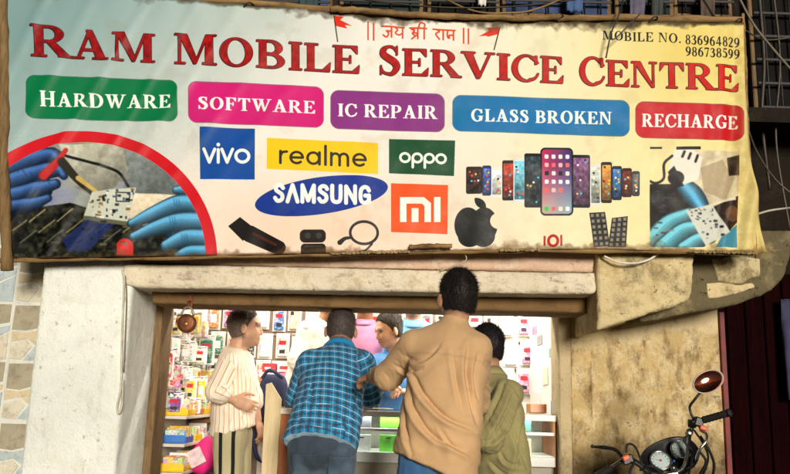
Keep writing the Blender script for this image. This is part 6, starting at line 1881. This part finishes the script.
# ================================================================== MOTORBIKE
bk = empty('motorbike', (1.47, 3.95, 0), 'black motorbike with twin round gauges and one mirror parked against the stained wall', 'motorbike')
m_blk = M('black_plastic', (22, 21, 22), .38, .2, 12, .1)
m_rub = M('black_rubber', (24, 23, 22), .7, .2, 40, .4, 160)
m_chr = M('chrome', (196, 194, 188), .26, .08, 9, .05, metal=1.0)
m_pnt = M('bike_paint', (30, 26, 30), .18, .15, 4, 0)
m_org = M('orange_plastic', (214, 84, 34), .4, .1)
BX = P(671, 460, 4.26).x
def Q(x, y, Y=4.26): return P(x, y, Y)
# wheels
for yy in (4.56, 3.28):
    mb = MB(); R_, r_ = .30, .045
    v, f = [], []
    n, m_ = 40, 10
    for i in range(n):
        a = 2 * math.pi * i / n
        for j in range(m_):
            b = 2 * math.pi * j / m_
            rr = R_ - r_ + r_ * math.cos(b)
            v.append((BX + r_ * .9 * math.sin(b), yy + rr * math.cos(a), .302 + rr * math.sin(a)))
    f = [(i * m_ + j, ((i + 1) % n) * m_ + j, ((i + 1) % n) * m_ + (j + 1) % m_, i * m_ + (j + 1) % m_) for i in range(n) for j in range(m_)]
    mb.add(v, f, True); wh = mb.build('tyre', m_rub, bk)
    mb = MB(); mb.lathe((BX - .03, yy, .302), (1, 0, 0), [(0, .212), (.01, .222), (.05, .222), (.06, .212)], 36); mb.build('rim', m_chr, wh)
    mb = MB(); mb.lathe((BX - .06, yy, .302), (1, 0, 0), [(0, .03), (.02, .06), (.10, .06), (.12, .03)], 20); mb.build('hub', m_chr, wh)
top = Vector((BX, 4.30, .98)); axl = Vector((BX, 4.56, .302))
for s in (-1, 1):
    o_ = Vector((s * .085, 0, 0))
    mb = MB(); mb.tube([top + o_, top * .5 + axl * .5 + o_, axl + o_], [.017, .019, .026], 10); mb.build('fork_tube', m_chr, bk)
mb = MB()
pts = [Vector((BX, 4.56 + .335 * math.cos(a), .302 + .335 * math.sin(a))) for a in [math.radians(20 + 12 * k) for k in range(13)]]
v = []
for p in pts: v += [p + Vector((-.055, 0, 0)), p + Vector((0, .012 * 0, .012)), p + Vector((.055, 0, 0))]
f = [(3 * i + j, 3 * i + j + 1, 3 * i + j + 4, 3 * i + j + 3) for i in range(12) for j in range(2)]
mb.add(v, f, True); o = mb.build('front_mudguard', m_pnt, bk); sm_ = o.modifiers.new('t', 'SOLIDIFY'); sm_.thickness = .004
def loft(name, mat, secs, parent, n=20, cap=True):
    """secs: (centre, half width x, half height z)"""
    mb = MB(); v, f = [], []
    for (c, a, b) in secs:
        for k in range(n):
            t_ = 2 * math.pi * k / n
            q = lambda z: math.copysign(abs(z) ** .8, z)
            v.append(Vector(c) + Vector((a * q(math.cos(t_)), 0, b * q(math.sin(t_)))))
    for i in range(len(secs) - 1):
        for k in range(n):
            f.append((i * n + k, i * n + (k + 1) % n, (i + 1) * n + (k + 1) % n, (i + 1) * n + k))
    f.append(tuple(range(n))); f.append(tuple(range((len(secs) - 1) * n, len(secs) * n))[::-1])
    mb.add(v, f, True)
    return mb.build(name, mat, parent)
loft('fuel_tank', m_pnt, [((BX, 4.14, .88), .07, .05), ((BX, 4.10, .90), .12, .10), ((BX, 3.98, .92), .15, .13), ((BX, 3.82, .90), .14, .11), ((BX, 3.70, .86), .09, .07)], bk)
loft('seat', m_rub, [((BX, 3.72, .82), .09, .04), ((BX, 3.60, .82), .13, .055), ((BX, 3.35, .83), .14, .055), ((BX, 3.10, .86), .12, .05), ((BX, 3.02, .87), .06, .03)], bk)
loft('engine', M('engine_metal', (120, 118, 112), .45, .2, 14, .3, metal=.7), [((BX, 4.12, .45), .08, .08), ((BX, 4.06, .45), .13, .16), ((BX, 3.85, .45), .15, .17), ((BX, 3.74, .42), .10, .10)], bk)
loft('side_panel', m_pnt, [((BX, 3.70, .66), .10, .06), ((BX, 3.55, .66), .14, .10), ((BX, 3.38, .70), .10, .06)], bk)
mb = MB(); mb.tube([(BX + .14, 4.1, .4), (BX + .15, 3.9, .22), (BX + .17, 3.3, .30), (BX + .18, 2.95, .40)], [.02, .03, .045, .045], 12); mb.build('exhaust', m_chr, bk)
for s in (-1, 1):
    mb = MB(); mb.tube([(BX + s * .06, 3.75, .4), (BX + s * .09, 3.28, .302)], .02, 8); mb.build('swing_arm', m_blk, bk)
    mb = MB(); mb.tube([(BX + s * .10, 3.32, .34), (BX + s * .10, 3.42, .72)], .022, 8); mb.build('shock_absorber', m_chr, bk)
mb = MB(); mb.tube([(BX - .10, 3.75, .3), (BX - .26, 3.66, .004)], .012, 8); mb.build('side_stand', m_blk, bk)
mb = MB(); mb.tube([(BX, 4.32, .96), (BX, 4.10, .82), (BX, 3.75, .70), (BX, 3.3, .72)], .026, 8); mb.tube([(BX, 4.28, .86), (BX, 4.10, .34), (BX, 3.72, .30)], .022, 8); mb.build('frame', m_blk, bk)
# headlamp (faces the wall) and instrument pod
gax = Vector((-.10, -.80, .58)).normalized()
pc_ = Q(669, 459, 4.33)
mb = MB(); mb.lathe(pc_ + Vector((0, .02, -.06)), (0, 1, -.12), [(0, .05), (.03, .085), (.09, .095), (.12, .095), (.125, .085)], 24); hl = mb.build('headlamp', m_blk, bk)
mb = MB(); mb.lathe(pc_ + Vector((0, .146, -.075)), (0, 1, -.12), [(0, .084), (.012, .06), (.018, .01)], 24); mb.build('lens', m_chr, hl)
# pod: flattened bowl behind both dials
ax_u = (Q(690, 447) - Q(650, 470)).normalized(); ax_v = gax.cross(ax_u).normalized()
ax_u = ax_v.cross(gax).normalized()
mb = MB(); v, f = [], []
n = 36
prof = [(-.075, .45), (-.055, .80), (-.02, 1.0), (.012, 1.0), (.018, .93), (.006, .90)]
cpod = Q(669.5, 457.5, 4.27)
for (h_, s_) in prof:
    for k in range(n):
        a = 2 * math.pi * k / n
        q = lambda z: math.copysign(abs(z) ** .85, z)
        v.append(cpod + gax * h_ + ax_u * (.162 * s_ * q(math.cos(a))) + ax_v * (.100 * s_ * q(math.sin(a))))
f = [(i * n + k, i * n + (k + 1) % n, (i + 1) * n + (k + 1) % n, (i + 1) * n + k) for i in range(len(prof) - 1) for k in range(n)]
f += [tuple(range(n))[::-1], tuple(range((len(prof) - 1) * n, len(prof) * n))]
mb.add(v, f, True); pod = mb.build('instrument_pod', m_blk, bk)
t = NT('dial_face'); m_dial = M('dial_white', (226, 234, 236), .3, .08, 10, 0)
for (x, y, rr) in ((660, 463, .056), (680.5, 452, .054)):
    c = Q(x, y, 4.262) + gax * .012
    mb = MB(); mb.lathe(c, gax, [(-.02, rr), (.014, rr), (.020, rr * .96), (.020, rr * .88), (.010, rr * .86)], 32); g = mb.build('gauge', m_chr, bk)
    mb = MB(); mb.lathe(c + gax * .0105, gax, [(0, rr * .85), (.001, rr * .85)], 32, False); mb.build('dial', m_dial, g)
    mb = MB()
    a0, b0 = ax_u, ax_v
    for k in range(11):
        a = math.radians(215 - k * 25)
        d = a0 * math.cos(a) + b0 * math.sin(a); e_ = gax.cross(d)
        p0, p1 = c + gax * .0122 + d * rr * .62, c + gax * .0122 + d * rr * .80
        w_ = rr * .025
        mb.add([p0 - e_ * w_, p0 + e_ * w_, p1 + e_ * w_, p1 - e_ * w_], [(0, 1, 2, 3)])
    mb.build('scale_mark', m_dk, g)
    d = (a0 * -.6 + b0 * .5).normalized(); e_ = gax.cross(d)
    mb = MB(); p0 = c + gax * .0132
    mb.add([p0 - e_ * .002, p0 + e_ * .002, p0 + d * rr * .7], [(0, 1, 2)]); mb.lathe(p0, gax, [(0, .006), (.003, .005)], 10); mb.build('needle', cm('red'), g)
    mb = MB(); mb.lathe(c + gax * .016, gax, [(0, rr * .86), (.0015, rr * .86)], 32, False); mb.build('glass_cover', glass('counter_glass'), g)
# handlebar
bar_r = spline([Q(672, 476, 4.22), Q(684, 466, 4.20), Q(688, 448, 4.18), Q(690, 432, 4.14), Q(698, 421, 4.10), Q(712, 417.5, 4.06), Q(731, 412, 4.0)], 8)
mb = MB(); mb.tube(bar_r, .011, 10); mb.build('handlebar', m_chr, bk)
bar_l = spline([Q(668, 477, 4.22), Q(650, 473, 4.20), Q(636, 463, 4.18), Q(625, 460, 4.16), Q(612, 467, 4.10), Q(596, 477, 4.02)], 8)
mb = MB(); mb.tube(bar_l, .011, 10); mb.build('handlebar', m_chr, bk)
def grip(a, b):
    mb = MB(); p = [a + (b - a) * k / 14 for k in range(15)]
    mb.tube(p, [.0165 + .0022 * (k % 2) for k in range(15)], 14); d = (b - a).normalized()
    mb.tube([b, b + d * .012, b + d * .018], [.021, .021, .012], 14)
    return mb.build('grip', m_rub, bk)
grip(Q(703, 420, 4.08), Q(728, 413, 4.0)); grip(Q(610, 468, 4.09), Q(594, 478, 4.02))
mb = MB(); c = Q(698, 421.5, 4.09); mb.bbox(c.x - .022, c.x + .022, c.y - .022, c.y + .02, c.z - .024, c.z + .022, .006, rot=Matrix.Rotation(.3, 3, 'Y')); sw_ = mb.build('switch_housing', m_blk, bk)
mb = MB(); c = Q(703, 428, 4.07); mb.bbox(c.x - .018, c.x + .018, c.y - .012, c.y + .012, c.z - .010, c.z + .012, .004, rot=Matrix.Rotation(.3, 3, 'Y')); mb.build('switch_button', m_org, sw_)
mb = MB(); c = Q(627, 459, 4.14); mb.bbox(c.x - .028, c.x + .028, c.y - .022, c.y + .02, c.z - .024, c.z + .022, .006, rot=Matrix.Rotation(-.3, 3, 'Y')); sw2 = mb.build('switch_housing', m_blk, bk)
mb = MB(); c = Q(626, 457.5, 4.10); mb.bbox(c.x - .018, c.x + .016, c.y - .012, c.y + .012, c.z - .012, c.z + .012, .004, rot=Matrix.Rotation(-.4, 3, 'Y')); mb.build('switch_button', m_org, sw2)
mb = MB(); p = spline([Q(622, 457, 4.14), Q(616, 450, 4.10), Q(606, 447.5, 4.04), Q(592.5, 446.5, 3.98)], 8); mb.tube(p, [.010] * (len(p) - 5) + [.008, .007, .006, .006, .006], 8)
mb.lathe(p[-1] + Vector((-.008, 0, 0)), (1, 0, .1), [(0, .003), (.003, .008), (.010, .009), (.016, .006)], 12); mb.build('clutch_lever', m_blk, bk)
mb = MB(); p = spline([Q(700, 430, 4.07), Q(706, 434, 4.04), Q(706, 441, 4.02), Q(700, 449, 4.02), Q(696, 460, 4.04)], 8); mb.tube(p, .007, 8); mb.build('brake_lever', m_chr, bk)
for pts in ([(690, 434, 4.12), (684, 440, 4.10), (692, 455, 4.12), (688, 478, 4.2)], [(632, 458, 4.14), (642, 464, 4.10), (650, 472, 4.12), (656, 484, 4.2)], [(694, 430, 4.10), (704, 445, 4.05), (708, 460, 4.1), (700, 482, 4.2)], [(626, 452, 4.12), (628, 444, 4.14), (636, 448, 4.2), (644, 470, 4.25)]):
    mb = MB(); mb.tube(spline([Q(*q) for q in pts], 8), .0055, 7); mb.build('control_cable', m_rub, bk)
mb = MB(); c = Q(688.5, 433, 4.13); mb.lathe(c, (0, -1, .4), [(0, .018), (.02, .018), (.024, .012)], 14); mb.build('bar_clamp', m_chr, bk)
mb = MB(); c = Q(664, 474, 4.2); mb.bbox(c.x - .05, c.x + .07, c.y - .03, c.y + .03, c.z - .02, c.z + .012, .008, rot=Matrix.Rotation(-.2, 3, 'Y')); mb.build('bar_clamp', m_chr, bk)
# mirror
mc = Q(708, 381.5, 4.12)
mb = MB(); mb.tube(spline([Q(694, 420, 4.10), Q(690.5, 412, 4.10), Q(690, 406, 4.11), Q(695, 399, 4.13), Q(703, 389, 4.14)], 8), .0065, 8); mb.build('mirror_stalk', m_blk, bk)
mx = Vector((.90, .0, .44)).normalized(); mn = Vector((-.12, -.97, -.05)); mn = (mn - mx * mn.dot(mx)).normalized(); mz = mn.cross(mx)
mb = MB(); v, f = [], []
prof = [(-.035, .2), (-.028, .6), (-.012, .95), (.0, 1.0), (.006, 1.0), (.008, .93), (.002, .90)]
for (h_, s_) in prof:
    for k in range(36):
        a = 2 * math.pi * k / 36
        v.append(mc + mn * h_ + mx * (.085 * s_ * math.cos(a)) + mz * (.055 * s_ * math.sin(a)))
f = [(i * 36 + k, (i + 1) * 36 + k, (i + 1) * 36 + (k + 1) % 36, i * 36 + (k + 1) % 36) for i in range(len(prof) - 1) for k in range(36)]
f += [tuple(range(36))]
mb.add(v, f, True); mir = mb.build('mirror', M('mirror_rim', (176, 170, 160), .4, .15, 20, .1), bk)
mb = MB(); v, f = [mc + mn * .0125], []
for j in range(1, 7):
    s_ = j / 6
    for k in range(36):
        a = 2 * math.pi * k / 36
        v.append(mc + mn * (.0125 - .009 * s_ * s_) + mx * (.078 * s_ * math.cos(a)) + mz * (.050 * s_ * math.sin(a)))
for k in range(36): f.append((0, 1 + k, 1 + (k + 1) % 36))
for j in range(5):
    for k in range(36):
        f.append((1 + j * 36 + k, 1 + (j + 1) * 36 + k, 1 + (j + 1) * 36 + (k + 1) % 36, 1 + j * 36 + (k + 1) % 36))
mb.add(v, f, True); mb.build('mirror_glass', M('mirror_red_reflection', (150, 84, 68), .05, .3, 16, 0, metal=1.0), mir)  # copper tint stands in for the reflection of a red-lit street
# warning lamps between the dials, fluid reservoir, ignition lock
for i, col in enumerate(('green', 'orange', 'blue')):
    c = Q(668 + 2.6 * i, 466.5 - 1.7 * i, 4.262) + gax * .02
    mb = MB(); mb.lathe(c, gax, [(0, .007), (.004, .006), (.006, .002)], 10); mb.build('warning_lamp', cm(col), pod)
c = Q(692, 427, 4.10); mb = MB(); mb.lathe(c, (0, -.2, 1), [(0, .02), (.028, .022), (.032, .023), (.036, .018)], 16); mb.build('fluid_reservoir', m_blk, bk)
c = Q(674, 470, 4.2); mb = MB(); mb.lathe(c, gax, [(0, .018), (.012, .018), (.014, .010), (.010, .006)], 16); mb.build('ignition_lock', m_chr, bk)

loft('nacelle', m_blk, [((BX, 4.20, 1.00), .06, .05), ((BX, 4.25, 1.02), .12, .085), ((BX, 4.34, 1.04), .14, .11), ((BX, 4.44, 1.02), .12, .10), ((BX, 4.48, 1.01), .06, .05)], bk)
for pts in ([(640, 470, 4.1), (652, 466, 4.06), (664, 476, 4.1)], [(700, 474, 4.1), (706, 462, 4.06), (700, 452, 4.05), (694, 446, 4.08)], [(634, 462, 4.1), (630, 474, 4.05), (640, 484, 4.1)], [(712, 480, 4.15), (714, 464, 4.1), (708, 448, 4.06), (700, 436, 4.08)]):
    mb = MB(); mb.tube(spline([Q(*q) for q in pts], 8), .007, 7); mb.build('control_cable', m_rub, bk)
